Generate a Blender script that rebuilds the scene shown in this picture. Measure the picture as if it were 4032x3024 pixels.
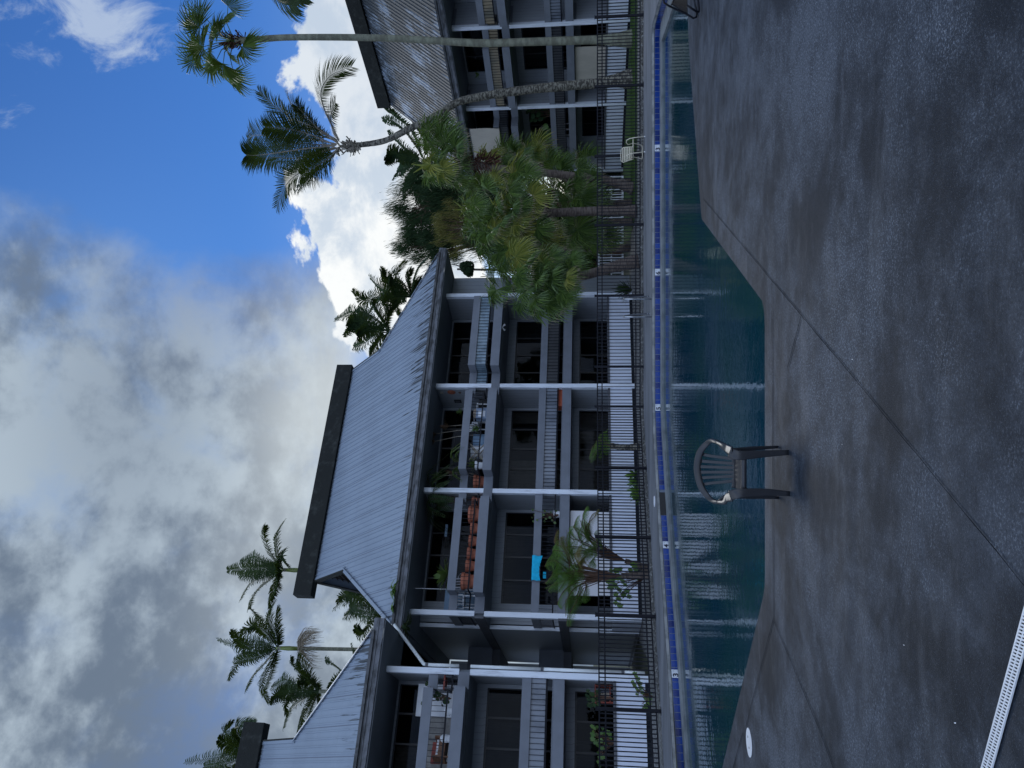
import bpy, math, random
import numpy as np
from mathutils import Vector, Matrix
from mathutils.geometry import tessellate_polygon
R = math.radians
rnd = random.Random(7)
for o in list(bpy.data.objects): bpy.data.objects.remove(o)
scn = bpy.context.scene
COL = scn.collection

# ------------------------------------------------------------------ camera
PITCH, FPX, EYE = 0.1045, 3000.0, 1.6
cam_d = bpy.data.cameras.new('camera'); cam_d.lens = 36 * FPX / 4032; cam_d.sensor_width = 36
cam_d.clip_start = 0.05; cam_d.clip_end = 3000
cam = bpy.data.objects.new('camera', cam_d); COL.objects.link(cam); scn.camera = cam
_f = Vector((0, math.cos(PITCH), math.sin(PITCH))); _u = Vector((0, -math.sin(PITCH), math.cos(PITCH))); _r = Vector((1, 0, 0))
# the phone was held on its side: world up points to the left of the picture
m = Matrix.Identity(4)
for i in range(3): m[i][0] = -_u[i]; m[i][1] = _r[i]; m[i][2] = -_f[i]
m[0][3], m[1][3], m[2][3] = 0, 0, EYE
cam.matrix_world = m
scn.render.resolution_x, scn.render.resolution_y = 1024, 768
scn.view_settings.view_transform = 'Standard'; scn.view_settings.look = 'None'
scn.view_settings.exposure = 0.0; scn.view_settings.gamma = 1.0
scn.render.engine = 'CYCLES'
scn.cycles.max_bounces = 7; scn.cycles.diffuse_bounces = 3; scn.cycles.glossy_bounces = 3; scn.cycles.transparent_max_bounces = 8

# ------------------------------------------------------------------ node helpers
class NT:
    def __init__(s, tree): s.t = tree; s.n = tree.nodes; s.l = tree.links
    def new(s, typ, **kw):
        n = s.n.new(typ)
        for k, v in kw.items():
            if k == 'ins':
                for a, b in v.items():
                    if hasattr(b, 'is_output') : s.l.new(b, n.inputs[a])
                    else: n.inputs[a].default_value = b
            else: setattr(n, k, v)
        return n
    def math(s, op, a, b=None, c=None, clamp=False):
        n = s.n.new('ShaderNodeMath'); n.operation = op; n.use_clamp = clamp
        for i, v in enumerate((a, b, c)):
            if v is None: continue
            if hasattr(v, 'is_output'): s.l.new(v, n.inputs[i])
            else: n.inputs[i].default_value = v
        return n.outputs[0]
    def mix(s, f, a, b, typ='MIX'):
        n = s.n.new('ShaderNodeMix'); n.data_type = 'RGBA'; n.blend_type = typ; n.clamp_factor = True
        for i, v in ((0, f), (6, a), (7, b)):
            if hasattr(v, 'is_output'): s.l.new(v, n.inputs[i])
            else: n.inputs[i].default_value = v if i == 0 else (*v[:3], 1)
        return n.outputs[2]
    def noise(s, vec, scale, detail=4, rough=.55, dist=0.0, typ='FBM'):
        n = s.n.new('ShaderNodeTexNoise'); n.noise_dimensions = '3D'
        n.inputs['Scale'].default_value = scale; n.inputs['Detail'].default_value = detail
        n.inputs['Roughness'].default_value = rough; n.inputs['Distortion'].default_value = dist
        s.l.new(vec, n.inputs['Vector']); return n.outputs[0]
    def step(s, v, lo, hi):
        n = s.n.new('ShaderNodeMapRange'); n.interpolation_type = 'SMOOTHSTEP'
        for i, x in enumerate((v, lo, hi, 0.0, 1.0)):
            if hasattr(x, 'is_output'): s.l.new(x, n.inputs[i])
            else: n.inputs[i].default_value = x
        return n.outputs[0]
    def xyz(s, v):
        n = s.n.new('ShaderNodeSeparateXYZ'); s.l.new(v, n.inputs[0]); return n.outputs
    def comb(s, x, y, z):
        n = s.n.new('ShaderNodeCombineXYZ')
        for i, v in enumerate((x, y, z)):
            if hasattr(v, 'is_output'): s.l.new(v, n.inputs[i])
            else: n.inputs[i].default_value = v
        return n.outputs[0]
    def vmul(s, v, k):
        n = s.n.new('ShaderNodeVectorMath'); n.operation = 'MULTIPLY'; s.l.new(v, n.inputs[0]); n.inputs[1].default_value = k; return n.outputs[0]

# ------------------------------------------------------------------ world: blue sky with cloud banks
SUN_EL, SUN_AZ = R(38), R(-2)      # the sun hides behind the cloud over the middle roof
w = bpy.data.worlds.new('World'); scn.world = w; w.use_nodes = True
t = NT(w.node_tree); t.n.clear()
out = t.new('ShaderNodeOutputWorld')
sky = t.new('ShaderNodeTexSky', sky_type='NISHITA', sun_disc=False, sun_elevation=SUN_EL, sun_rotation=SUN_AZ,
            altitude=10, air_density=1.0, dust_density=0.3, ozone_density=3.0)
tc = t.new('ShaderNodeTexCoord'); D0 = tc.outputs['Generated']
X, Y, Z = t.xyz(D0)
el = t.math('ARCSINE', t.math('MINIMUM', t.math('MAXIMUM', Z, -1.0), 1.0)); az = t.math('ARCTAN2', X, Y)
eld = t.math('MULTIPLY', el, 57.2958); azd = t.math('MULTIPLY', az, 57.2958)
def blob(a0, e0, sa, se, amp, rot=0):
    a = t.math('SUBTRACT', azd, a0); e = t.math('SUBTRACT', eld, e0)
    c, s_ = math.cos(R(rot)), math.sin(R(rot))
    a2 = t.math('ADD', t.math('MULTIPLY', a, c), t.math('MULTIPLY', e, s_))
    e2 = t.math('SUBTRACT', t.math('MULTIPLY', e, c), t.math('MULTIPLY', a, s_))
    q = t.math('ADD', t.math('POWER', t.math('ABSOLUTE', t.math('DIVIDE', a2, sa)), 2), t.math('POWER', t.math('ABSOLUTE', t.math('DIVIDE', e2, se)), 2))
    return t.math('MULTIPLY', t.math('EXPONENT', t.math('MULTIPLY', q, -1.0)), amp)
def addall(*v):
    r = v[0]
    for x in v[1:]: r = t.math('ADD', r, x)
    return r
n_big = t.noise(D0, 3.2, 7, .56, .25); n_med = t.noise(D0, 8.0, 8, .6, .35); n_fine = t.noise(D0, 20.0, 6, .6, .2)
base = t.mix(t.step(eld, -2.0, 26.0), (1.5, 1.45, 1.5), (.31, .70, 1.28))
skyc = t.mix(1.0, sky.outputs[0], base, 'MULTIPLY')
sbg = t.new('ShaderNodeVectorMath', operation='SCALE'); t.l.new(skyc, sbg.inputs[0]); sbg.inputs[3].default_value = 0.071
# high grey sheet: everywhere but the blue window on the right
f1 = addall(t.math('MULTIPLY', t.math('SUBTRACT', n_big, .5), 1.5), t.math('MULTIPLY', t.math('SUBTRACT', n_med, .5), .8),
            .86, blob(29, 25, 18.5, 16, -1.3), blob(20, 29, 7, 9, -.5), blob(14, 23, 4, 5, -.35), blob(22, 43, 12, 6, -.2),
            blob(0, 15.5, 3, 2, -.5), blob(12, 4, 14, 5, -.9))
m1 = t.step(f1, .20, .92)
f1b = t.noise(t.vmul(D0, (1, 1, 1.25)), 5.5, 10, .58, .12); f1c = t.noise(t.vmul(D0, (1, 1, 1.3)), 14, 8, .6, .1)
f1b = t.math('ADD', f1b, t.math('MULTIPLY', t.math('SUBTRACT', f1c, .5), .45))
g1 = t.mix(t.step(f1b, .38, .63), (.15, .20, .275), (.47, .565, .655))
g1 = t.mix(t.math('MAXIMUM', 0.0, addall(blob(2, 16, 12, 7, .72), blob(-14, 24, 9, 4, .25), blob(-24, 16, 8, 8, .15), blob(-3, 22, 6, 4, .3))), g1, (.72, .78, .80))
g1 = t.mix(blob(-2, 33, 14, 7, .5), g1, (.15, .20, .285))
g1 = t.mix(blob(10, 27, 7, 7, .5), g1, (.17, .22, .36))
c1 = t.mix(m1, sbg.outputs[0], g1)
wn = t.noise(t.vmul(D0, (1.3, 1, 1)), 13, 9, .66, .5)
wm = t.step(t.math('ADD', wn, addall(blob(26, 31, 5.5, 4.5, .24), blob(31, 36, 5, 4, .2), blob(22, 41, 9, 3, .12), -.17)), .50, .74)
c1 = t.mix(t.math('MULTIPLY', wm, .8), c1, (.50, .60, .76))
# low bright cumulus with crisp heads
f2 = addall(t.math('MULTIPLY', t.math('SUBTRACT', t.noise(t.vmul(D0, (1, 1, 1.25)), 6.5, 10, .58, .25), .5), 2.6), t.math('MULTIPLY', t.math('SUBTRACT', n_fine, .5), .55),
            blob(11.0, 15, 5.0, 5.8, 1.35), blob(25.5, 15, 5.0, 6.0, 1.35), blob(4.0, 12.5, 5, 5.2, 1.1), blob(18.3, 13.0, 6, 6.5, 1.25), blob(-6, 9, 14, 4.0, .7), -.42)
m2 = t.step(f2, .10, .24)
sh = t.math('ADD', t.step(t.noise(t.vmul(D0, (1, 1, 1.3)), 9, 10, .62, .15), .36, .58), t.math('MULTIPLY', t.step(f2, .1, .9), .0))
g2 = t.mix(sh, (.60, .69, .80), (.98, 1.0, 1.0))
g2 = t.mix(t.math('MULTIPLY', t.step(azd, 14.5, 19), .5), g2, (.50, .60, .74))
c2 = t.mix(m2, c1, g2)
# sky behind the photographer: broken cloud
back = t.step(Y, .15, -.25)
gb = t.mix(t.step(n_big, .4, .62), (.40, .60, 1.05), (.98, 1.12, 1.36))
c3 = t.mix(back, c2, gb)
bg = t.new('ShaderNodeBackground'); t.l.new(c3, bg.inputs[0]); bg.inputs[1].default_value = 1.0
t.l.new(bg.outputs[0], out.inputs[0])
w['kind'] = 'structure'
sl = bpy.data.lights.new('sun', 'SUN'); sl.energy = 0.5; sl.angle = R(20); sl.color = (1, .99, .975)
sun = bpy.data.objects.new('sun', sl); COL.objects.link(sun)
sd = Vector((math.sin(SUN_AZ) * math.cos(SUN_EL), math.cos(SUN_AZ) * math.cos(SUN_EL), math.sin(SUN_EL)))
sun.rotation_euler = sd.to_track_quat('Z', 'Y').to_euler()

# ------------------------------------------------------------------ materials
def mat(name, col, rough=.6, var=.0, vscale=3.0, bump=.0, bscale=40.0, metal=0.0, spec=.5, col2=None, lo=.4, hi=.65, trans=0.0, stretch=(1, 1, 1), detail=5, sss=0):
    mt = bpy.data.materials.new(name); mt.use_nodes = True
    q = NT(mt.node_tree); b = q.n['Principled BSDF']
    b.inputs['Roughness'].default_value = rough; b.inputs['Metallic'].default_value = metal
    b.inputs['Specular IOR Level'].default_value = spec
    if trans: b.inputs['Transmission Weight'].default_value = trans
    tcn = q.new('ShaderNodeTexCoord'); V = q.vmul(tcn.outputs['Object'], stretch)
    c2_ = col2 if col2 else tuple(c * (1 - var) for c in col)
    c1_ = col if col2 else tuple(min(1, c * (1 + var)) for c in col)
    nz = q.noise(V, vscale, detail, .6)
    cc = q.mix(q.step(nz, lo, hi), c1_, c2_)
    q.l.new(cc, b.inputs['Base Color'])
    if bump:
        bn = q.new('ShaderNodeBump'); bn.inputs['Strength'].default_value = bump; bn.inputs['Distance'].default_value = .02
        q.l.new(q.noise(V, bscale, 4, .6), bn.inputs['Height']); q.l.new(bn.outputs[0], b.inputs['Normal'])
    mt['q'] = 1
    return mt
def leafmat(name, col, col2, rough=.45, trans=.25, vscale=1.5, spec=.4):
    mt = bpy.data.materials.new(name); mt.use_nodes = True
    q = NT(mt.node_tree); b = q.n['Principled BSDF']; o = q.n['Material Output']
    tcn = q.new('ShaderNodeTexCoord')
    geo = q.new('ShaderNodeNewGeometry')
    f = q.math('MULTIPLY_ADD', geo.outputs['Random Per Island'], .7, q.math('MULTIPLY', q.noise(tcn.outputs['Object'], vscale, 3), .35), clamp=True)
    cc = q.mix(f, col, col2)
    q.l.new(cc, b.inputs['Base Color']); b.inputs['Roughness'].default_value = rough; b.inputs['Specular IOR Level'].default_value = spec
    tr = q.new('ShaderNodeBsdfTranslucent'); q.l.new(q.mix(.35, cc, (.5, .7, .05), 'MIX'), tr.inputs[0])
    mx = q.new('ShaderNodeMixShader'); mx.inputs[0].default_value = trans
    q.l.new(b.outputs[0], mx.inputs[1]); q.l.new(tr.outputs[0], mx.inputs[2]); q.l.new(mx.outputs[0], o.inputs[0])
    return mt
def siding(name, col, sp=.2, gw=.55):
    mt = bpy.data.materials.new(name); mt.use_nodes = True
    q = NT(mt.node_tree); b = q.n['Principled BSDF']; b.inputs['Roughness'].default_value = .62
    tcn = q.new('ShaderNodeTexCoord'); x, y, z = q.xyz(tcn.outputs['Object'])
    fr = q.math('FRACT', q.math('DIVIDE', q.math('ADD', x, y), sp))
    g = q.math('LESS_THAN', fr, .07)
    nz = q.noise(q.vmul(tcn.outputs['Object'], (6, 6, .8)), 2.0, 5, .6)
    stain = q.noise(tcn.outputs['Object'], .9, 4, .6)
    cc = q.mix(q.math('MULTIPLY', q.step(nz, .35, .7), .5), col, tuple(c * .82 for c in col))
    cc = q.mix(q.math('MULTIPLY', q.step(stain, .5, .75), .35), cc, tuple(c * .75 for c in col))
    cc = q.mix(q.math('MULTIPLY', g, gw), cc, tuple(c * .35 for c in col))
    q.l.new(cc, b.inputs['Base Color'])
    bn = q.new('ShaderNodeBump'); bn.inputs['Strength'].default_value = .5; bn.inputs['Distance'].default_value = .01
    q.l.new(q.math('SUBTRACT', q.math('MULTIPLY', nz, .3), g), bn.inputs['Height']); q.l.new(bn.outputs[0], b.inputs['Normal'])
    return mt
M = {}
M['post'] = mat('white_paint', (.74, .79, .87), .55, .16, 1.6, .15, 30, stretch=(5, 5, .7), lo=.5, hi=.7)
M['grey'] = mat('grey_paint', (.178, .195, .228), .6, .07, 1.5, .12, 25)
M['grey_dark'] = mat('dark_grey_paint', (.10, .105, .12), .6, .12, 2, .12, 25)
M['siding'] = siding('grey_siding', (.36, .39, .43))
M['siding_white'] = siding('white_siding', (.74, .79, .90), .3, .18)
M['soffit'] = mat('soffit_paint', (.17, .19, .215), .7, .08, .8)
M['fascia'] = mat('weathered_fascia', (.19, .20, .225), .6, .3, 2.2, .2, 20, col2=(.06, .065, .07), stretch=(1, 1, 3))
M['gutter'] = mat('grimy_gutter', (.10, .105, .115), .5, .3, 4, .2, 20, col2=(.035, .037, .037))
M['beam'] = mat('mossy_dark_beam', (.032, .034, .032), .9, .3, 3, .5, 18, col2=(.07, .075, .07), lo=.5, hi=.8, spec=.15)
M['iron'] = mat('black_iron', (.007, .008, .013), .5, .2, 5, spec=.2)
M['tread'] = mat('dark_frame', (.02, .022, .026), .4, .1, 3)
M['glassdark'] = mat('door_glass', (.008, .010, .013), .08, .1, .3, spec=.55)
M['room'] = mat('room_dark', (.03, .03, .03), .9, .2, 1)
M['floor'] = mat('lanai_floor', (.16, .16, .16), .8, .15, 3)
M['curtain'] = mat('grey_curtain', (.07, .072, .075), .9, .1, 3)
M['curtain_beige'] = mat('beige_curtain', (.33, .29, .24), .9, .1, 3)
M['panel'] = mat('frosted_panel', (.25, .28, .33), .25, .22, 1.3, col2=(.12, .14, .175), stretch=(1, 1, .4))
M['panel_blue'] = mat('blue_panel', (.26, .36, .44), .25, .2, 1.6, col2=(.12, .19, .25))
M['panel_yellow'] = mat('yellowed_panel', (.34, .28, .19), .3, .15, 1.1, col2=(.19, .18, .14))
M['panel_dark'] = mat('smoked_panel', (.055, .058, .065), .3, .2, 1.4)
M['pipe'] = mat('white_pipe', (.80, .84, .84), .35, .05, 3)
M['louver'] = mat('brown_louver', (.055, .045, .04), .8, .3, 8)
M['blind'] = mat('beige_blind', (.50, .46, .39), .8, .06, 2, .25, 6, stretch=(1, 1, .4))
M['blind_white'] = mat('white_blind', (.66, .66, .68), .7, .05, 1.5, .1, 6)
M['towel'] = mat('cyan_towel', (.01, .50, .78), .85, .08, 9, .5, 90)
M['terra'] = mat('terracotta', (.40, .13, .075), .7, .15, 6)
M['orange'] = mat('orange_plastic', (.62, .13, .06), .45, .08, 3)
M['white'] = mat('white_plastic', (.75, .77, .80), .4, .05, 3)
M['blackp'] = mat('black_plastic', (.015, .015, .017), .5, .1, 3)
M['wood'] = mat('brown_wood', (.16, .075, .04), .6, .2, 6, stretch=(1, 1, 6))
M['redwood'] = mat('red_wood', (.30, .06, .04), .55, .2, 6)
M['bluecloth'] = mat('blue_grey_cloth', (.22, .28, .38), .9, .1, 4)
M['bluewall'] = mat('pale_blue_board', (.20, .31, .44), .6, .08, 2)
M['chair'] = mat('dark_taupe_plastic', (.026, .027, .031), .32, .10, 5, .03, 60, spec=.55)
M['cream'] = mat('cream_enamel', (.62, .57, .44), .4, .06, 5)
M['chrome'] = mat('chrome', (.42, .44, .47), .22, .03, 4, metal=1.0)
M['trunk'] = mat('grey_palm_bark', (.15, .15, .11), .9, .3, 2.2, .6, 9, col2=(.25, .26, .19), stretch=(1, 1, 2.5))
M['trunk_rough'] = mat('ringed_palm_bark', (.25, .235, .19), .95, .3, 6.5, 1.0, 22, col2=(.06, .055, .045), lo=.42, hi=.56, stretch=(1, 1, 2.2))
M['trunk_brown'] = mat('brown_palm_bark', (.16, .13, .11), .95, .3, 5, 1.0, 16, col2=(.07, .05, .042), stretch=(1, 1, 5))
M['fibre'] = mat('red_brown_fibre', (.13, .05, .03), .95, .4, 14, 1.0, 30, col2=(.04, .02, .015))
M['shaft'] = mat('green_crownshaft', (.16, .21, .05), .4, .2, 2)
M['leaf_fan'] = leafmat('fan_palm_leaf', (.014, .045, .016), (.15, .235, .055), .33, .18)  # light end of the range raised to carry yellow-green highlights
M['leaf_fan_y'] = leafmat('yellow_green_fan_leaf', (.06, .11, .02), (.36, .35, .08), .42, .2)  # yellow fans, with their bright highlights put into the leaf colour
M['leaf_coco'] = leafmat('coconut_leaf', (.008, .022, .010), (.022, .046, .016), .4, .15, spec=.25)
M['leaf_royal'] = leafmat('feather_palm_leaf', (.010, .026, .012), (.036, .066, .022), .5, .12, spec=.2)
M['leaf_fern'] = leafmat('tree_fern_leaf', (.05, .13, .028), (.17, .32, .06), .5, .3)
M['leaf_fern_y'] = leafmat('browning_fern_leaf', (.12, .11, .03), (.20, .16, .04), .6, .25)
M['leaf_shade'] = leafmat('broad_leaf', (.035, .10, .025), (.11, .20, .035), .4, .3)
M['leaf_dark'] = leafmat('dark_tree_leaf', (.010, .027, .013), (.034, .066, .024), .7, .08, spec=.15)
M['leaf_pot'] = leafmat('pot_plant_leaf', (.05, .10, .03), (.16, .24, .08), .4, .3)
M['leaf_red'] = leafmat('red_dracaena_leaf', (.10, .035, .03), (.20, .13, .09), .5, .2)
M['stem'] = mat('brown_stem', (.10, .055, .035), .8, .2, 8)
M['branch'] = mat('pale_branch', (.30, .27, .22), .8, .2, 8)
M['dead'] = mat('dry_flower_stalk', (.34, .29, .22), .9, .2, 8)

# ------------------------------------------------------------------ mesh builder
class MB:
    def __init__(s): s.v = []; s.f = []; s.mi = []
    def add(s, vs, fs, mi=0):
        o = len(s.v); s.v.extend(tuple(map(float, p)) for p in vs); s.f.extend([tuple(i + o for i in f) for f in fs]); s.mi.extend([mi] * len(fs)); return s
    def box(s, x0, x1, y0, y1, z0, z1, mi=0):
        if x0 > x1: x0, x1 = x1, x0
        if y0 > y1: y0, y1 = y1, y0
        if z0 > z1: z0, z1 = z1, z0
        v = [(x0, y0, z0), (x1, y0, z0), (x1, y1, z0), (x0, y1, z0), (x0, y0, z1), (x1, y0, z1), (x1, y1, z1), (x0, y1, z1)]
        return s.add(v, [(0, 3, 2, 1), (4, 5, 6, 7), (0, 1, 5, 4), (1, 2, 6, 5), (2, 3, 7, 6), (3, 0, 4, 7)], mi)
    def bar(s, a, b, wd, ht, up=(0, 0, 1), mi=0, w2=None, h2=None):
        a = Vector(a); b = Vector(b); d = (b - a).normalized(); u = Vector(up)
        sdv = d.cross(u)
        if sdv.length < 1e-4: sdv = d.cross(Vector((1, 0, 0)))
        sdv.normalize(); u = sdv.cross(d)
        v = []
        for p, ww, hh in ((a, wd, ht), (b, w2 or wd, h2 or ht)):
            for sx, sz in ((-1, -1), (1, -1), (1, 1), (-1, 1)): v.append(p + sdv * sx * ww / 2 + u * sz * hh / 2)
        return s.add(v, [(0, 1, 2, 3), (7, 6, 5, 4), (0, 4, 5, 1), (1, 5, 6, 2), (2, 6, 7, 3), (3, 7, 4, 0)], mi)
    def tube(s, pts, rad, n=8, mi=0, cap=True, flat=1.0):
        pts = [Vector(p) for p in pts]; k = len(pts)
        if not hasattr(rad, '__len__'): rad = [rad] * k
        v = []; ref = None
        for i, p in enumerate(pts):
            d = (pts[min(i + 1, k - 1)] - pts[max(i - 1, 0)]).normalized()
            if ref is None:
                ref = d.cross(Vector((0, 0, 1)))
                if ref.length < 1e-3: ref = d.cross(Vector((0, 1, 0)))
                ref.normalize()
            else:
                ref = (ref - d * ref.dot(d)).normalized()
            up = ref.cross(d)
            for j in range(n):
                a = 2 * math.pi * j / n
                v.append(p + ref * math.cos(a) * rad[i] + up * math.sin(a) * rad[i] * flat)
        f = [(i * n + j, i * n + (j + 1) % n, (i + 1) * n + (j + 1) % n, (i + 1) * n + j) for i in range(k - 1) for j in range(n)]
        if cap: f += [tuple(range(n))[::-1], tuple((k - 1) * n + j for j in range(n))]
        return s.add(v, f, mi)
    def lathe(s, prof, n=16, c=(0, 0, 0), mi=0):
        v = [(c[0] + r * math.cos(2 * math.pi * j / n), c[1] + r * math.sin(2 * math.pi * j / n), c[2] + z) for r, z in prof for j in range(n)]
        k = len(prof)
        f = [(i * n + j, i * n + (j + 1) % n, (i + 1) * n + (j + 1) % n, (i + 1) * n + j) for i in range(k - 1) for j in range(n)]
        f += [tuple(range(n))[::-1], tuple((k - 1) * n + j for j in range(n))]
        return s.add(v, f, mi)
    def prism(s, poly, z0, z1, mi=0):
        k = len(poly)
        v = [(x, y, z0) for x, y in poly] + [(x, y, z1) for x, y in poly]
        f = [tuple(range(k))[::-1], tuple(range(k, 2 * k))] + [(i, (i + 1) % k, k + (i + 1) % k, k + i) for i in range(k)]
        return s.add(v, f, mi)
    def thick(s, poly, nrm, th, mi=0):
        nrm = Vector(nrm).normalized(); k = len(poly); P_ = [Vector(p) for p in poly]
        v = P_ + [p - nrm * th for p in P_]
        f = [tuple(range(k)), tuple(range(k, 2 * k))[::-1]] + [(i, k + i, k + (i + 1) % k, (i + 1) % k) for i in range(k)]
        return s.add(v, f, mi)
    def build(s, name, mats, parent=None, loc=None, rz=0, smooth=False, bevel=0):
        me = bpy.data.meshes.new(name); me.from_pydata(s.v, [], s.f)
        if not isinstance(mats, (list, tuple)): mats = [mats]
        for m_ in mats: me.materials.append(m_)
        if len(mats) > 1: me.polygons.foreach_set('material_index', s.mi)
        if smooth: me.polygons.foreach_set('use_smooth', [True] * len(s.f))
        me.update()
        o = bpy.data.objects.new(name, me); COL.objects.link(o)
        if parent: o.parent = parent
        if loc: o.location = loc
        if rz: o.rotation_euler.z = rz
        if bevel:
            b = o.modifiers.new('bevel', 'BEVEL'); b.width = bevel; b.segments = 2; b.limit_method = 'ANGLE'
        return o
def tag(o, label=None, cat=None, group=None, kind=None):
    if label: o['label'] = label
    if cat: o['category'] = cat
    if group: o['group'] = group
    if kind: o['kind'] = kind
    return o
def empty(name, loc=(0, 0, 0), rz=0):
    o = bpy.data.objects.new(name, None); COL.objects.link(o); o.location = loc; o.rotation_euler.z = rz; o.empty_display_size = .3; return o
def copy_tree(o, parent=None):
    c = o.copy(); COL.objects.link(c)
    if parent: c.parent = parent
    for ch in [k for k in bpy.data.objects if k.parent == o]: copy_tree(ch, c)
    return c

# survey frames -------------------------------------------------------------
TH = 1.0536
DV = Vector((math.sin(TH), math.cos(TH), 0)); NV = Vector((-DV.y, DV.x, 0))
P1 = Vector((-.1003, 29.118, 0)); S0 = Vector((13.239, 36.210, 0))
RZ_M = math.atan2(DV.y, DV.x); RZ_S = math.atan2(-NV.y, -NV.x)
def Mw(s, b, z=0): return P1 + DV * s + NV * b + Vector((0, 0, z))
def Sw(s, b, z=0): return S0 - NV * s + DV * b + Vector((0, 0, z))
def ray(x, y):            # photo pixel -> direction
    a = ((3024 - y) - 1512) / FPX; b = -(x - 2016) / FPX
    c, s_ = math.cos(PITCH), math.sin(PITCH)
    return Vector((a, c - b * s_, s_ + b * c))
def P(x, y, dist):        # world point seen at photo pixel (x, y), at forward distance dist
    r = ray(x, y); r = r * (dist / r.y); return Vector((r.x, r.y, r.z + EYE))
def G(x, y, z=0):
    r = ray(x, y); k = (z - EYE) / r.z; return Vector((r.x * k, r.y * k, z))
# ------------------------------------------------------------------ ground materials
def deckmat(name, near=False):
    mt = bpy.data.materials.new(name); mt.use_nodes = True
    q = NT(mt.node_tree); b = q.n['Principled BSDF']
    tcn = q.new('ShaderNodeTexCoord'); V = tcn.outputs['Object']
    big = q.noise(V, .55, 6, .62, .6); med = q.noise(V, 2.2, 6, .62, .5); spk = q.math('ADD', q.math('MULTIPLY', q.noise(V, 62, 2, .6, .4), .5), q.math('MULTIPLY', q.noise(V, 150, 2, .6), .5)); spk2 = q.noise(V, 110, 2, .6)
    strk = q.noise(q.vmul(V, (.7, 2.0, 1)), 1.3, 9, .72, .5); tone = q.noise(V, .16, 3, .5)
    b2 = q.noise(V, 1.3, 9, .72, .3); b3 = q.noise(V, 5.5, 8, .75, .2)
    fld = q.math('ADD', q.math('MULTIPLY', big, .45), q.math('ADD', q.math('MULTIPLY', b2, .35), q.math('MULTIPLY', b3, .2)))
    c = q.mix(q.step(fld, .42, .585), (.010, .0145, .0225), (.050, .062, .083))
    c = q.mix(q.math('MULTIPLY', q.step(strk, .52, .66), .38), c, (.075, .088, .110))
    c = q.mix(q.math('MULTIPLY', q.step(med, .50, .64), .6), c, (.012, .017, .026))
    grit = q.math('MULTIPLY', q.step(spk, .50, .62), q.step(q.math('ADD', fld, q.math('MULTIPLY', q.math('SUBTRACT', tone, .5), .5)), .42, .60))
    c = q.mix(grit, c, (.24, .275, .33))
    c = q.mix(q.math('MULTIPLY', q.step(spk2, .58, .70), .5), c, (.13, .15, .18))
    c = q.mix(q.math('MULTIPLY', q.step(q.noise(V, 75, 4, .7), .54, .62), .7), c, (.014, .017, .021))
    if near: c = q.mix(.13, c, (.12, .132, .155))
    q.l.new(c, b.inputs['Base Color'])
    q.l.new(q.math('MULTIPLY_ADD', q.step(strk, .4, .7), -.12, .58), b.inputs['Roughness']); b.inputs['Specular IOR Level'].default_value = .16
    bn = q.new('ShaderNodeBump'); bn.inputs['Strength'].default_value = .55; bn.inputs['Distance'].default_value = .006
    q.l.new(q.math('ADD', q.noise(V, 130, 4, .7), q.math('MULTIPLY', spk, .6)), bn.inputs['Height']); q.l.new(bn.outputs[0], b.inputs['Normal'])
    return mt
M['deck'] = deckmat('blotchy_concrete'); M['coping'] = deckmat('coping_concrete', True)
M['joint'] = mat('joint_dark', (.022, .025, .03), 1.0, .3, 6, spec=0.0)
M['scuff'] = mat('pale_joint_line', (.15, .17, .20), .8, .2, 30, col2=(.09, .10, .12), lo=.4, hi=.6)
M['fardeck'] = mat('far_concrete', (.19, .20, .22), .6, .2, .9, .2, 60, col2=(.12, .127, .14), stretch=(.4, 1.6, 1))
M['farcoping'] = mat('far_coping', (.34, .35, .35), .7, .15, 3, .2, 40, col2=(.19, .20, .20))
M['plaster'] = mat('pool_plaster', (.05, .16, .20), .8, .2, 2)
M['ledge'] = mat('wet_ledge', (.17, .19, .20), .6, .2, 3, spec=.2)
def gravelmat():
    mt = bpy.data.materials.new('gravel_rock'); mt.use_nodes = True
    q = NT(mt.node_tree); b = q.n['Principled BSDF']; b.inputs['Roughness'].default_value = .9
    tcn = q.new('ShaderNodeTexCoord')
    vo = q.new('ShaderNodeTexVoronoi'); vo.inputs['Scale'].default_value = 11; q.l.new(tcn.outputs['Object'], vo.inputs['Vector'])
    d = q.step(vo.outputs['Distance'], .1, .55)
    c = q.mix(d, (.38, .385, .38), (.12, .12, .115))
    c = q.mix(q.math('MULTIPLY', q.step(q.noise(tcn.outputs['Object'], 1.2, 4), .5, .7), .6), c, (.07, .065, .05))
    q.l.new(c, b.inputs['Base Color'])
    bn = q.new('ShaderNodeBump'); bn.inputs['Strength'].default_value = .9; bn.inputs['Distance'].default_value = .04
    q.l.new(q.math('SUBTRACT', 1.0, vo.outputs['Distance']), bn.inputs['Height']); q.l.new(bn.outputs[0], b.inputs['Normal'])
    return mt
M['gravel'] = gravelmat()
M['grass'] = mat('lawn', (.065, .13, .018), .9, .3, 5, .8, 60, col2=(.035, .075, .014), lo=.35, hi=.7)
M['soil'] = mat('soil_and_grass', (.05, .065, .03), .95, .3, .8, .4, 20, col2=(.09, .08, .06))

def sheet(name, loops, z, mt, kind='structure'):
    pts = [[Vector((x, y, 0)) for x, y in lp] for lp in loops]
    tris = tessellate_polygon(pts); flat = [p for lp in pts for p in lp]
    me = bpy.data.meshes.new(name); me.from_pydata([(p.x, p.y, z) for p in flat], [], [tuple(tr) for tr in tris])
    me.materials.append(mt)
    for p in me.polygons:
        if p.normal.z < 0: p.flip()
    me.update(); o = bpy.data.objects.new(name, me); COL.objects.link(o); tag(o, kind=kind); return o

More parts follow.
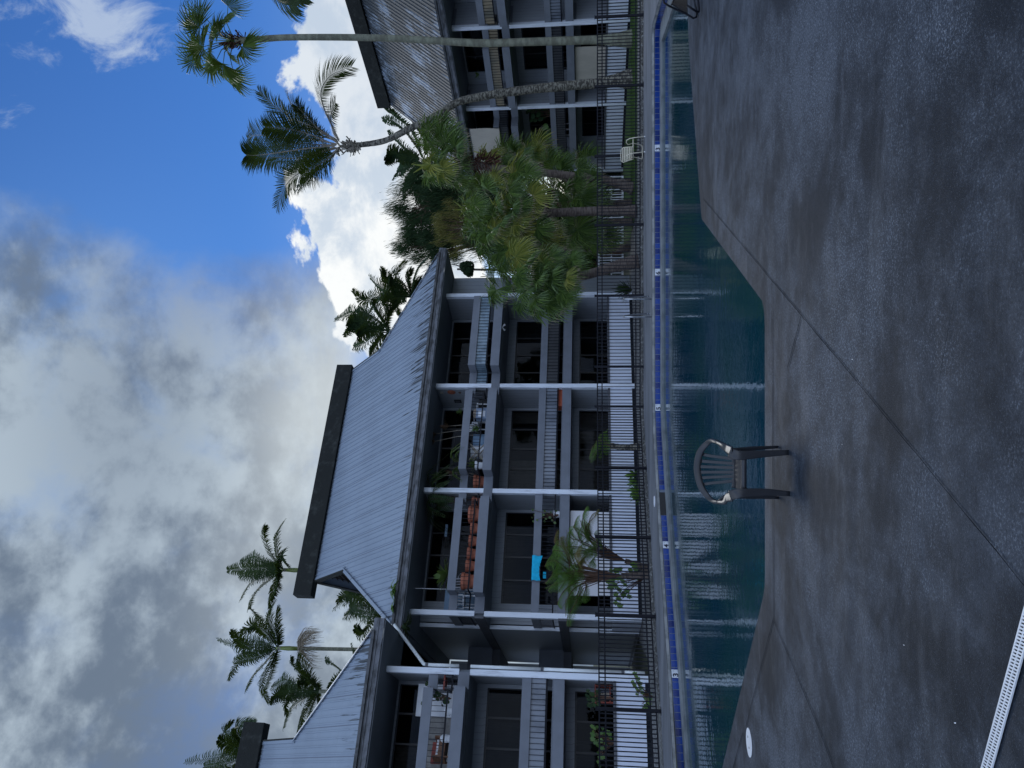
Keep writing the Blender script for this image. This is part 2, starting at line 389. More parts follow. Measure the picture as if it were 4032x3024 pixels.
# pool outline at deck level, counter-clockwise, near side first
near = [(-9.05, 13.2), (-4.735, 9.621), (-1.99, 7.36), (-1.90, 7.31), (-1.78, 7.29), (.52, 7.30), (.64, 7.315), (.72, 7.35), (.79, 7.42), (2.374, 11.289), (2.43, 11.40), (2.53, 11.47), (2.662, 11.523),
        (5.615, 12.893), (6.254, 13.028), (8.35, 13.45)]
far = [(9.202, 18.525), (9.55, 20.55), (9.50, 20.72), (9.35, 20.80), (6.234, 20.76), (3.485, 20.70), (-.258, 20.64), (-.75, 20.56), (-1.258, 20.35), (-2.189, 19.69), (-3.207, 18.93), (-4.597, 17.85), (-6.143, 16.40), (-7.612, 15.32)]
pool = near + far
sheet('ground', [[(-700, -400), (700, -400), (700, 900), (-700, 900)], [(-9.6, 13.2), (-2.2, 6.9), (1.2, 6.9), (6.5, 12.6), (10.2, 13.2), (10.2, 21.4), (-1.2, 21.2)]], -.06, M['soil'])
fence_pts = [(15.8, 23.93), (13.62, 23.93), (11.45, 23.93), (9.28, 23.93), (7.11, 23.93), (4.95, 23.92), (2.75, 23.92), (.54, 23.9), (-.70, 23.95), (-2.461, 22.58), (-4.187, 21.02), (-5.846, 19.42), (-7.592, 17.93), (-9.35, 16.4), (-11.1, 14.9)]
decko = [(-16, 10.6), (-16, -12), (18, -12), (18, 24.06), (-.72, 24.08), (-9.42, 16.52)]
sheet('pool_deck', [decko, pool], 0, M['deck'])
# far side paving is smoother, its grazing reflection put in as a paler colour
sheet('far_paving', [[(18, 24.05), (-.72, 24.07), (-9.41, 16.51), (-12.5, 13.75), (-10.2, 13.2)] + far[::-1][:0] + [(-9.05, 13.2)] + [(x, y) for x, y in far[::-1]] + [(8.35, 13.45), (18, 14.5)]], .004, M['fardeck'])
# near coping band between the water and the first joint
inner = [(-9.3, 12.75), (-4.98, 9.28), (-3.556, 8.13), (-2.069, 6.923), (.924, 6.98), (1.12, 7.25), (2.667, 11.1), (5.7, 12.5), (8.6, 13.0)]
def strip(name, a, b, wd, mt, z=.006):
    a, b = Vector((*a, 0)), Vector((*b, 0)); d = (b - a).normalized(); s_ = Vector((-d.y, d.x, 0)) * wd / 2
    return [(a - s_)[:2], (b - s_)[:2], (b + s_)[:2], (a + s_)[:2]]
def strips(name, segs, mt, z):
    mb = MB()
    for a, b, wd in segs:
        # break each line into wobbly pieces
        va, vb = Vector((*a, 0)), Vector((*b, 0)); L = (vb - va).length; n = max(1, int(L / (.06 if name == 'deck_scuffs' else .18))); d = (vb - va) / n
        s_ = Vector((-d.y, d.x, 0)).normalized()
        pl = [va + d * i + s_ * rnd.uniform(-.003, .003) for i in range(n + 1)]; wl = [wd * rnd.uniform(.6, 1.25) * (rnd.uniform(.1, 1) if name == 'deck_scuffs' else 1) for _ in pl]
        v = []
        for p, ww in zip(pl, wl): v += [p - s_ * ww / 2, p + s_ * ww / 2]
        mb.add([(p.x, p.y, z) for p in v], [(2 * i, 2 * i + 2, 2 * i + 3, 2 * i + 1) for i in range(n) if name != 'deck_scuffs' or rnd.random() < .55])
    return tag(mb.build(name, mt), kind='structure')
strips('deck_joints', [((2.667, 11.19), (.018, 4.797), .0065), ((.018, 4.797), (-.736, 3.022), .005), ((-.736, 3.022), (-1.4, 1.4), .004), ((2.8, 2.55), (.75, 3.39), .002), ((.75, 3.39), (-1.0, 4.13), .0022), ((-1.0, 4.13), (-2.6, 4.83), .0025), ((.924, 6.98), (-2.069, 6.923), .012), ((-2.06, 6.92), (-3.556, 8.13), .010),
                        ((-2.084, 6.905), (-2.423, 5.594), .009), ((-2.423, 5.594), (-2.9, 4.2), .008), ((.53, 6.02), (.135, 6.43), .010), ((-3.7, 8.3), (-6.4, 10.6), .010)], M['joint'], .009)
scuff_segs = ('deck_scuffs', [((2.8, 2.55), (.75, 3.39), .022), ((.75, 3.39), (-1.0, 4.13), .022), ((-1.0, 4.13), (-2.6, 4.83), .016), ((-.70, 3.02), (-1.30, 3.255), .018), ((-3.0, 7.6), (-3.62, 8.05), .02)], M['scuff'], .007)

# basin, coping nose, tiles, ledge, water
WZ = -.265
def loop_wall(name, loop, z0, z1, mt, off=0.0, closed=True):
    mb = MB(); n = len(loop)
    for i in range(n):
        a, b = loop[i], loop[(i + 1) % n]
        mb.add([(a[0], a[1], z0), (b[0], b[1], z0), (b[0], b[1], z1), (a[0], a[1], z1)], [(0, 1, 2, 3)])
    return tag(mb.build(name, mt), kind='structure')
def inset(loop, d):
    n = len(loop); o = []
    for i in range(n):
        p0, p1, p2 = Vector(loop[i - 1]), Vector(loop[i]), Vector(loop[(i + 1) % n])
        d1 = (p1 - p0).normalized(); d2 = (p2 - p1).normalized(); n1 = Vector((-d1.y, d1.x)); n2 = Vector((-d2.y, d2.x))
        k = (n1 + n2).normalized(); o.append(tuple(p1 + k * d / max(.5, k.dot(n1))))
    return o
loop_wall('coping_nose', inset(pool, -.004), -.068, .0, M['farcoping'])
back_loop = inset(pool, -.02)
loop_wall('pool_wall', inset(pool, -.028), -1.6, -.06, M['plaster'])
sheet('pool_floor', [inset(pool, -.03)], -1.6, M['plaster'])
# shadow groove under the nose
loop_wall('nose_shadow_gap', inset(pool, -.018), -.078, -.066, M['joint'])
# glazed tiles
def tilemat(name, c1, c2, rough=.15):
    mt = bpy.data.materials.new(name); mt.use_nodes = True
    q = NT(mt.node_tree); b = q.n['Principled BSDF']; b.inputs['Roughness'].default_value = rough
    g = q.new('ShaderNodeNewGeometry'); tcn = q.new('ShaderNodeTexCoord')
    f = q.math('MULTIPLY_ADD', g.outputs['Random Per Island'], .75, q.math('MULTIPLY', q.noise(tcn.outputs['Object'], 26, 4, .7), .5))
    z = q.xyz(tcn.outputs['Object'])[2]
    rim = q.math('ADD', q.step(z, -.108, -.078), q.step(z, -.225, -.255))
    c = q.mix(q.step(f, .2, .95), c1, c2); c = q.mix(q.math('MULTIPLY', rim, .6), c, (.12, .17, .25))
    q.l.new(c, b.inputs['Base Color']); return mt
M['tile'] = tilemat('cobalt_tile', (.003, .016, .12), (.010, .050, .27))
M['grout'] = mat('pale_grout', (.17, .21, .28), .7, .2, 10)
loop_wall('tile_grout', back_loop, WZ - .05, -.075, M['grout'])
tl = MB(); SKIM = (Vector((-2.66, 19.33)), Vector((-3.05, 19.06)))
TW = .147
n = len(pool)
skipx = []
for i in range(n):
    a, b = Vector(back_loop[i]), Vector(back_loop[(i + 1) % n]); L = (b - a).length; k = max(1, round(L / TW)); d = (b - a) / k
    if L < .05: continue
    nn = Vector((-d.y, d.x)).normalized() * .006
    for j in range(k):
        p = a + d * j + d * .045; q_ = a + d * (j + 1) - d * .045; c_ = (p + q_) / 2
        if -3.22 < c_.x < -2.68 and c_.y > 18: continue
        tl.add([(p.x + nn.x, p.y + nn.y, -.252), (q_.x + nn.x, q_.y + nn.y, -.252), (q_.x + nn.x, q_.y + nn.y, -.080), (p.x + nn.x, p.y + nn.y, -.080)], [(0, 1, 2, 3)])
tag(tl.build('tile_band', M['tile']), kind='structure')
# narrow wet ledge at the water line
li = inset(pool, .50)
mb = MB()
for i in range(len(near) - 1, n):
    a, b, c_, d_ = back_loop[i], back_loop[(i + 1) % n], li[(i + 1) % n], li[i]
    mb.add([(*a, WZ + .052), (*b, WZ + .052), (*c_, WZ + .048), (*d_, WZ + .048), (*d_, WZ - .12), (*c_, WZ - .12)], [(0, 1, 2, 3), (3, 2, 5, 4)])
tag(mb.build('pool_ledge', M['ledge']), kind='structure')
# water
mt = bpy.data.materials.new('pool_water'); mt.use_nodes = True
q = NT(mt.node_tree); b = q.n['Principled BSDF']; tcn = q.new('ShaderNodeTexCoord'); V = tcn.outputs['Object']
c = q.mix(q.step(q.noise(V, .35, 3, .5), .35, .65), (.005, .040, .068), (.006, .048, .058))
q.l.new(c, b.inputs['Base Color']); b.inputs['Roughness'].default_value = .015; b.inputs['IOR'].default_value = 1.4; b.inputs['Specular IOR Level'].default_value = .5
h = q.math('ADD', q.math('MULTIPLY', q.noise(q.vmul(V, (1, 1.2, 1)), 2.6, 3, .5, .3), 1.0), q.math('MULTIPLY', q.noise(V, 9.0, 3, .55, .6), .34))
h = q.math('ADD', h, q.math('MULTIPLY', q.noise(V, 26.0, 2, .5, .3), .08))
bn = q.new('ShaderNodeBump'); bn.inputs['Strength'].default_value = .075; bn.inputs['Distance'].default_value = .05
q.l.new(h, bn.inputs['Height']); q.l.new(bn.outputs[0], b.inputs['Normal'])
sheet('pool_water', [inset(pool, -.015)], WZ, mt)
# skimmer mouth
def wall_frame(a, b):          # frame on the far wall between two loop points
    a, b = Vector(a), Vector(b); d = (b - a).normalized(); return d, Vector((-d.y, d.x))
sk = MB(); a_, b_ = Vector((-2.70, 19.308)), Vector((-3.205, 18.931))
dd = (b_ - a_).normalized(); nn = Vector((-dd.y, dd.x))
for z0, z1, o0, o1, mi in ((-.26, -.072, .016, -.25, 0),):
    p = [a_ - nn * .008, b_ - nn * .008]
    sk.add([(p[0].x, p[0].y, z0), (p[1].x, p[1].y, z0), (p[1].x, p[1].y, z1), (p[0].x, p[0].y, z1)], [(0, 1, 2, 3)])
tag(sk.build('skimmer_mouth', M['blackp']), 'black rectangular skimmer opening in the blue tile band of the far pool wall', 'skimmer')

# depth markers --------------------------------------------------------------
def text_mesh(body, size, mt, name='numeral', extrude=.001, bold=0.0):
    cu = bpy.data.curves.new(name, 'FONT'); cu.body = body; cu.size = size; cu.align_x = 'CENTER'; cu.align_y = 'CENTER'; cu.extrude = extrude; cu.offset = bold
    ob = bpy.data.objects.new(name, cu); COL.objects.link(ob)
    bpy.context.view_layer.update(); dg = bpy.context.evaluated_depsgraph_get()
    me = bpy.data.meshes.new_from_object(ob.evaluated_get(dg)); COL.objects.unlink(ob); bpy.data.objects.remove(ob)
    me.materials.clear(); me.materials.append(mt); me.name = name
    o = bpy.data.objects.new(name, me); COL.objects.link(o); return o
M['ink'] = mat('marker_ink', (.012, .014, .03), .5, .1, 5); M['faint'] = mat('faint_ink', (.32, .36, .38), .6, .1, 5)
M['marker'] = mat('white_marker_tile', (.66, .70, .76), .3, .08, 12)
def marker(x, y0, num, label):
    # nearest point of the far wall under photo row (x, y0)
    g = G(x, y0); best = None
    for i in range(len(near), n - 1):
        a, b = Vector(pool[i]), Vector(pool[i + 1]); d = b - a; k = max(0, min(1, (Vector((g.x, g.y)) - a).dot(d) / d.dot(d))); p = a + d * k
        dist = (p - Vector((g.x, g.y))).length
        if best is None or dist < best[0]: best = (dist, p, d.normalized())
    _, p, d = best; rz = math.atan2(-d.y, -d.x)
    nn = Vector((-d.y, d.x)) * .004
    r = empty('depth_marker', (p.x + nn.x, p.y + nn.y, -.166), rz)
    tag(r, label, 'depth marker', 'depth markers on the far tile band')
    MB().box(-.088, .088, -.006, .0, -.088, .088).build('tile_plate', M['marker'], r)
    tx = text_mesh(num, .175, M['ink'], bold=.0055); tx.parent = r; tx.location = (-.028, -.0085, 0); tx.rotation_euler = (R(90), 0, 0); tx.scale = (1, .88, 1)
    for s_, zz in (('F', .045), ('T', -.045)):
        ft = text_mesh(s_, .05, M['faint'], 'small_letter'); ft.parent = r; ft.location = (.058, -.008, zz); ft.rotation_euler = (R(90), 0, 0)
marker(2566, 585, '3', 'white tile reading 3 on the blue band under the cream patio chair')
marker(2567, 1072, '6', 'white tile reading 6 on the blue band near the chrome pool rails')
marker(2568, 1605, '5', 'white tile reading 5 on the blue band behind the grey plastic chair')
marker(2597, 2140, '4', 'white tile reading 4 on the blue band next to the black skimmer opening')
marker(2629, 2655, '3', 'white tile reading 3 on the blue band in front of the passage between buildings')

# planting strip and lawn
sheet('gravel_bed', [[(19, 24.06), (-.72, 24.08), (-9.42, 16.52), (-16, 10.6), (-22, 12.5), tuple(Mw(-10.2, -1.9)[:2]), tuple(Mw(-8.9, 2)[:2]), tuple(Mw(4.4, .2)[:2]), tuple(Mw(6.5, 1.2)[:2]), (6.2, 32.0), (6.2, 29.4), (19, 26.6)]], -.02, M['gravel'])
gl = [(6.3, 29.6), (7.0, 28.0), (12.9, 27.6), (17.2, 27.2), tuple(Sw(8.7, -.05)[:2]), tuple(Sw(-6, -.05)[:2]), (7.2, 40), (6.2, 33)]
sheet('lawn', [gl], -.012, M['grass'])
gb = MB()
for i in range(9000):
    x, y = rnd.uniform(6.6, 16.6), rnd.uniform(27.5, 31.5); h_ = rnd.uniform(.03, .09); a = rnd.uniform(0, 6.28); dx, dy = math.cos(a) * .012, math.sin(a) * .012
    gb.add([(x - dx, y - dy, -.02), (x + dx, y + dy, -.02), (x + rnd.uniform(-.03, .03), y + rnd.uniform(-.03, .03), h_)], [(0, 1, 2)])
tag(gb.build('grass_blades', M['grass']), kind='stuff')
rb = MB()
for i in range(900):
    k = rnd.random(); a = fence_pts[1 + int(k * 11)]; b = fence_pts[2 + int(k * 11)]; u = rnd.random()
    x, y = a[0] * (1 - u) + b[0] * u, a[1] * (1 - u) + b[1] * u + rnd.uniform(.12, 1.9); s_ = rnd.uniform(.03, .08)
    c_ = [(x + s_ * rnd.uniform(.7, 1.2) * cx, y + s_ * rnd.uniform(.7, 1.2) * cy, s_ * .7 * cz - .01) for cx, cy, cz in ((-1, -1, 0), (1, -1, 0), (1, 1, 0), (-1, 1, 0), (-.5, -.6, 1), (.6, -.5, 1), (.5, .6, 1), (-.6, .5, 1))]
    rb.add(c_, [(4, 5, 6, 7), (0, 1, 5, 4), (1, 2, 6, 5), (2, 3, 7, 6), (3, 0, 4, 7)])
tag(rb.build('loose_stones', M['gravel']), kind='stuff')

# ------------------------------------------------------------------ pool fence
fr = empty('pool_fence', (0, 0, 0)); tag(fr, 'long black metal picket fence running along the far edge of the pool deck', 'fence')
for i in range(len(fence_pts) - 1):
    a, b = Vector((*fence_pts[i], 0)), Vector((*fence_pts[i + 1], 0)); d = (b - a); L = d.length; d.normalize()
    mb = MB(); k = round(L / .103)
    for j in range(1, k):
        p = a + d * (L * j / k); r_ = .0085
        mb.bar(p + Vector((0, 0, .10)), p + Vector((0, 0, 1.425)), .022, .022, up=(d.y, -d.x, 0))
    mb.build('picket_panel', M['iron'], fr)
    for z in (1.43, 1.285, .245, .115): MB().bar(a + Vector((0, 0, z)), b + Vector((0, 0, z)), .034, .034).build('rail', M['iron'], fr)
for i, (x, y) in enumerate(fence_pts):
    mb = MB(); s_ = .036
    mb.box(-s_, s_, -s_, s_, 0, 1.5); mb.box(-s_ - .006, s_ + .006, -s_ - .006, s_ + .006, 1.5, 1.52); mb.box(-.075, .075, -.075, .075, 0, .012)
    mb.build('post', M['iron'], fr, loc=(x, y, 0), rz=0 if i < 9 else R(42))

# ------------------------------------------------------------------ pool rails (one ladder)
ld = empty('pool_ladder', (2.05, 20.75, 0)); tag(ld, 'chrome pool ladder with two curved hand rails at the far pool edge', 'ladder')
for sx in (.235, -.245):
    pts = [(sx, .03, -.02), (sx, .02, .2), (sx, .0, .42), (sx + .0, -.02, .62), (sx + .01, .02, .715), (sx + .03, .14, .745), (sx + .06, .3, .70), (sx + .10, .50, .55), (sx + .13, .66, .36), (sx + .15, .76, .18), (sx + .16, .79, .0)]
    MB().tube(pts, .021, 10).build('hand_rail', M['chrome'], ld, smooth=True)
    MB().lathe([(.05, 0), (.05, .012), (.03, .02)], 12, (sx + .16, .79, .004)).build('foot_flange', M['chrome'], ld)
MB().box(-.245, .235, -.2, -.1, -.65, -.63).build('step', M['white'], ld)

# lids on the deck
ll = MB().lathe([(.138, .004), (.138, .010), (.128, .012), (0.001, .012)], 40)
o = ll.build('access_cover', M['white'], loc=(-3.655, 7.978, 0)); tag(o, 'round white skimmer lid set in the near deck beside the pool edge', 'lid', 'round skimmer lids')
hb = MB().lathe([(.012, 0), (.012, .001)], 10, (.045, .03, .0125)); hb.lathe([(.012, 0), (.012, .001)], 10, (-.04, -.03, .0125)); hb.build('finger_hole', M['blackp'], o)
g = G(2580, 2037)
o = MB().lathe([(.14, .004), (.14, .018), (.128, .022), (0.001, .022)], 40).build('access_cover', M['white'], loc=(-3.0, 19.75, 0)); tag(o, 'small white skimmer lid on the far deck above the black skimmer opening', 'lid', 'round skimmer lids')

# slot drain at the bottom corner of the picture
g0, g1 = Vector((-.50, 2.83, 0)), Vector((-2.2, 3.60, 0)); d = (g1 - g0).normalized(); sd_ = Vector((-d.y, d.x, 0))
dr = empty('channel_drain', tuple((g0 + g1) / 2), math.atan2(d.y, d.x)); tag(dr, 'white slotted channel drain grate sunk in the dark concrete deck', 'drain')
mid = (G(4031, 2526) + G(3895, 3023)) / 2; dr.location = (mid.x, mid.y, 0)
dv = G(3895, 3023) - G(4031, 2526); dr.rotation_euler.z = math.atan2(dv.y, dv.x)
HL = 1.3; hw = .032
MB().box(-HL, HL, -hw + .004, hw - .004, .0045, .005).build('channel', M['blackp'], dr)
gr = MB()
for y0, y1 in ((-hw, -hw + .008), (-.003, .003), (hw - .008, hw)): gr.box(-HL, HL, y0, y1, .006, .012)
k = int(2 * HL / .0155)
for j in range(k):
    x0 = -HL + j * .0155
    for y0, y1 in ((-hw + .008, -.003), (.003, hw - .008)):
        gr.add([(x0, y0, .0115), (x0 + .0085, y0, .0115), (x0 + .0085 - .010, y1, .0115), (x0 - .010, y1, .0115)], [(0, 1, 2, 3)])
gr.build('grate', M['white'], dr)
# a few fallen petals
pb = MB()
for x_, y_ in ((3361, 1415), (3726, 123), (3320, 1750), (3768, 2847), (3565, 2540), (3708, 96)):
    g = G(x_, y_); s_ = .008
    a = rnd.uniform(0, 3); c_, sn = math.cos(a) * s_, math.sin(a) * s_
    pb.add([(g.x - c_, g.y - sn, .006), (g.x + sn * .4, g.y - c_ * .4, .012), (g.x + c_, g.y + sn, .008), (g.x - sn * .4, g.y + c_ * .4, .007)], [(0, 1, 2, 3)])
tag(pb.build('fallen_petals', M['white']), kind='stuff')
# ------------------------------------------------------------------ glass and roofing materials
mt = bpy.data.materials.new('door_glass_clear'); mt.use_nodes = True
q = NT(mt.node_tree); q.n.remove(q.n['Principled BSDF'])
tr = q.new('ShaderNodeBsdfTransparent'); tr.inputs[0].default_value = (.34, .36, .38, 1)
gg = q.new('ShaderNodeBsdfGlossy'); gg.inputs['Roughness'].default_value = .02; gg.inputs['Color'].default_value = (.20, .22, .25, 1)
fr_ = q.new('ShaderNodeFresnel'); fr_.inputs[0].default_value = 1.5
mx = q.new('ShaderNodeMixShader'); q.l.new(q.math('MULTIPLY', fr_.outputs[0], 1.0, clamp=True), mx.inputs[0])
q.l.new(tr.outputs[0], mx.inputs[1]); q.l.new(gg.outputs[0], mx.inputs[2]); q.l.new(mx.outputs[0], q.n['Material Output'].inputs[0])
M['glass'] = mt
def roofmat(name, heavy):
    mt = bpy.data.materials.new(name); mt.use_nodes = True
    q = NT(mt.node_tree); b = q.n['Principled BSDF']; tcn = q.new('ShaderNodeTexCoord'); V = tcn.outputs['Object']
    x, y, z = q.xyz(V)
    st_ = q.noise(q.vmul(V, (11.0, .7, .7)), 1.0, 6, .66, .25); rib = q.math('FRACT', q.math('DIVIDE', x, .2))
    patch = q.noise(q.vmul(V, (1, .8, .8)), .8, 5, .6)
    c = q.mix(q.math('MULTIPLY', q.step(patch, .35, .7), .6), (.285, .345, .425), (.225, .275, .345))
    seam = q.math('LESS_THAN', q.math('FRACT', q.math('DIVIDE', x, .8)), .035)
    c = q.mix(q.math('MULTIPLY', seam, .85), c, (.12, .14, .19))
    scr = q.math('LESS_THAN', q.math('FRACT', q.math('DIVIDE', y, .9)), .012)
    c = q.mix(q.math('MULTIPLY', scr, .35), c, (.2, .22, .27))
    if heavy:
        f = q.math('ADD', st_, q.math('MULTIPLY', q.math('SUBTRACT', patch, .5), .9))
        f = q.math('ADD', f, q.math('MULTIPLY', q.noise(V, 5, 5, .7), .35))
        c = q.mix(q.math('MULTIPLY', q.step(f, .47, .66), .93), c, (.030, .036, .042))
    else:
        f = q.math('ADD', st_, q.math('MULTIPLY', q.step(y, 1.6, -.9), .30)); f = q.math('ADD', f, q.math('MULTIPLY', q.step(x, -3.5, 1.5), .12))
        c = q.mix(q.math('MULTIPLY', q.step(f, .86, .97), .9), c, (.035, .04, .045))
    q.l.new(c, b.inputs['Base Color']); b.inputs['Roughness'].default_value = .46; b.inputs['Metallic'].default_value = .15
    bn = q.new('ShaderNodeBump'); bn.inputs['Strength'].default_value = .12; bn.inputs['Distance'].default_value = .02
    q.l.new(q.noise(V, 6, 3), bn.inputs['Height']); q.l.new(bn.outputs[0], b.inputs['Normal'])
    return mt
M['roof'] = roofmat('pale_metal_roof', False); M['roof_s'] = roofmat('stained_metal_roof', True)

ZF = (0.0, 2.69, 5.44); ZC = (2.38, 5.13, 7.62); YD = 1.65; DEPTH = 8.0
def path_boards(path, z0, z1, th, inner=True):
    mb = MB()
    for (x0, y0), (x1, y1) in zip(path[:-1], path[1:]):
        if abs(y0 - y1) < 1e-6: mb.box(x0 - (th if x0 in BX else 0), x1 + (th if x1 in BX else 0), y0 - th, y0, z0, z1)
        else:
            s_ = -th if x0 <= BXm else 0
            mb.box(x0 + s_, x0 + s_ + th, min(y0, y1) + .0015, max(y0, y1) - .0015 - (th if False else 0), z0 + .0015, z1 - .0015)
    return mb
def building(name, loc, rz, xs, cfg, roof, label, roof_mat):
    global BX, BXm
    root = empty(name, tuple(loc), rz); tag(root, label, 'building', 'three storey apartment wings')
    XL, XR = xs[0], xs[-1]
    # floors and ceilings
    for lv in (1, 2):
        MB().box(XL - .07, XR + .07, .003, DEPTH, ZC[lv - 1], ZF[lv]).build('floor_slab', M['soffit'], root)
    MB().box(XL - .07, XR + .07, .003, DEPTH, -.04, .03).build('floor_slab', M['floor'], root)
    # end and back walls, interior
    MB().box(XL - .10, XL - .0, YD, DEPTH, 0, 7.62).build('end_wall', M['siding'], root)
    MB().box(XR + .0, XR + .10, YD, DEPTH, 0, 7.62).build('end_wall', M['siding'], root)
    MB().box(XL - .1, XR + .1, DEPTH, DEPTH + .1, 0, 7.62).build('back_wall', M['siding'], root)
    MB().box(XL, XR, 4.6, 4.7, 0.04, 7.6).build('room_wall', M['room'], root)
    wall = MB(); head = MB()
    for bi, (a, b) in enumerate(zip(xs[:-1], xs[1:])):
        for lv in range(3):
            z0, zc = ZF[lv] + .002, ZC[lv] - .002; zd = ZF[lv] + 2.11
            dl, drr = (a + .76, b - .17) if not cfg.get('mirror') else (a + .17, b - .76)
            wall.box(a + .06, dl, YD, YD + .12, z0, zc); wall.box(drr, b - .06, YD, YD + .12, z0, zc)
            if zc > zd + .02: wall.box(dl, drr, YD, YD + .12, zd, zc)
            # casing
            cs = MB(); cs.box(dl - .05, dl, YD - .02, YD - .001, z0, min(zd + .05, zc)); cs.box(drr, drr + .05, YD - .02, YD - .001, z0, min(zd + .05, zc)); cs.box(dl, drr, YD - .02, YD - .001, min(zd, zc - .06), min(zd + .05, zc - .01))
            cs.build('door_casing', M['siding'], root)
            d = MB(); w_ = drr - dl; k = 4
            d.box(dl, drr, YD + .02, YD + .08, zd - .05, zd); d.box(dl, drr, YD + .02, YD + .08, z0, z0 + .06)
            for j in range(k + 1):
                x = dl + w_ * j / k; d.box(x - .028, x + .028, YD + .025, YD + .085, z0 + .06, zd - .05)
            dn = d.build('sliding_door', M['tread'], root)
            gl = MB(); gl.add([(dl, YD + .05, z0 + .06), (drr, YD + .05, z0 + .06), (drr, YD + .05, zd - .05), (dl, YD + .05, zd - .05)], [(0, 1, 2, 3)]); gl.build('glass', M['glass'], dn)
            ct = cfg['curtains'][bi][lv]
            for (f0, f1, mk) in ct:
                cb = MB(); x0, x1 = dl + w_ * f0, dl + w_ * f1; nn_ = int((x1 - x0) / .035); v = []
                for j in range(nn_ + 1):
                    x = x0 + (x1 - x0) * j / nn_; y = YD + .22 + .028 * math.sin(j * 1.35 + math.sin(j * .3) * 1.5)
                    v += [(x, y, z0 + .03), (x, y, zd - .03)]
                cb.add(v, [(2 * j, 2 * j + 2, 2 * j + 3, 2 * j + 1) for j in range(nn_)]); cb.build('curtain', M[mk], root, smooth=True)
    wall.build('siding_wall', M['siding'], root)
    for i, x in enumerate(xs):
        pw = MB(); pw.box(x - .05, x + .05, .11, YD - .004, .035, 2.378); pw.box(x - .05, x + .05, .11, YD - .004, 2.692, 5.128); pw.box(x - .05, x + .05, .11, YD - .004, 5.442, 7.618)
        if 0 < i < len(xs) - 1 or (i == len(xs) - 1 and not cfg.get('open_right')) or (i == 0 and not cfg.get('open_left')):
            pw.build('partition_wall', M['siding'], root)
            hb_ = MB()
            for z in (2.378, 5.128, 7.618): MB().box(x + .052, x + .10, .12, 1.2, z - .12, z - .0).build('bracket', M['grey'], root)
        po = MB(); po.box(x - .085, x + .085, -.09, .085, 0.0, 5.125); po.box(x - .085, x + .085, -.09, .085, 5.445, 7.615)
        po.build('post', M['post'], root, bevel=.006)
    # side openings of an open end
    for side, x in (('open_left', XL), ('open_right', XR)):
        if cfg.get(side):
            for lv in (1, 2):
                rb_ = MB(); rb_.box(x - .06, x + .0, .10, YD - .06, ZF[lv] + .62, ZF[lv] + .90); rb_.build('side_rail', M['grey'], root)
                bb = MB(); bb.box(x - .045, x - .015, .09, YD - .06, ZF[lv] + .17, ZF[lv] + .21)
                for j in range(11): y = .16 + j * .135; bb.box(x - .038, x - .022, y, y + .016, ZF[lv] + .21, ZF[lv] + .62)
                bb.build('baluster_row', M['iron'], root)
                MB().box(x - .155, x - .075, -.10, 5.6, ZC[lv - 1], ZF[lv]).build('side_band', M['grey_dark'], root)
            MB().box(x - .08, x, .10, YD, 0, .92).build('low_wall', M['siding_white'], root)
            MB().box(x - .13, x + .0, YD - .07, YD - .002, 0, 7.6).build('corner_trim', M['post'], root)
            MB().box(x - .14, x - .105, YD, DEPTH, .04, .12).build('wall_foot_strip', M['grey_dark'], root)
    # bands, railings
    for lv in (1, 2):
        for bi, (a, b) in enumerate(zip(xs[:-1], xs[1:])):
            bump = cfg['bumps'][bi] if lv == 2 else None
            za, zb = ZF[lv] + (.64 if lv == 1 else .61), ZF[lv] + (.905 if lv == 1 else .89)
            if bump:
                BX = bump; BXm = (bump[0] + bump[1]) / 2; l, r_ = bump
                path = [(a + .087, 0), (l, 0), (l, -.60), (r_, -.60), (r_, 0), (b - .087, 0)]
                bpath = [(a + .0, 0)] + path[1:-1] + [(b - .0, 0)]
                MB().box(l + .002, r_ - .002, -.598, .001, ZC[1] + .02, ZF[2] - .003).build('balcony_floor', M['soffit'], root)
            else:
                BX = (); BXm = 0; path = [(a + .087, 0), (b - .087, 0)]
                bpath = [(a, 0), (b, 0)] if lv == 2 else path
            if lv == 2: path_boards(bpath, ZC[1], ZF[2], .10).build('slab_band', M['grey'], root)
            else: path_boards(bpath, ZC[0], ZF[1], .04).build('slab_band', M['grey'], root)
            lip = path_boards(path, ZF[lv] + .006, ZF[lv] + .03, .035); lip.build('deck_lip', M['grey'], root)
            path_boards(path, za, zb, .045).build('top_rail', M['grey'], root, bevel=.004)
            br = MB(); pn = MB()
            for (x0, y0), (x1, y1) in zip(path[:-1], path[1:]):
                L = math.hypot(x1 - x0, y1 - y0); k = max(1, round(L / .142)); ux, uy = (x1 - x0) / L, (y1 - y0) / L
                br.bar((x0, y0 - .02, ZF[lv] + .19), (x1, y1 - .02, ZF[lv] + .19), .03, .045)
                for j in range(k + 1):
                    px, py = x0 + ux * L * j / k, y0 + uy * L * j / k - .02
                    br.box(px - .007, px + .007, py - .007, py + .007, ZF[lv] + .2, za)
                ix, iy = (0, .012) if abs(uy) < .5 else (.012 if x0 < BXm else -.012, 0)
                pn.add([(x0 + ix, y0 + iy, ZF[lv] + .225), (x1 + ix, y1 + iy, ZF[lv] + .225), (x1 + ix, y1 + iy, za), (x0 + ix, y0 + iy, za)], [(0, 1, 2, 3)])
            br.build('baluster_row', M['iron'], root)
            pk = cfg['panels'][bi][lv - 1]
            if pk: pn.build('infill_panel', M[pk], root)
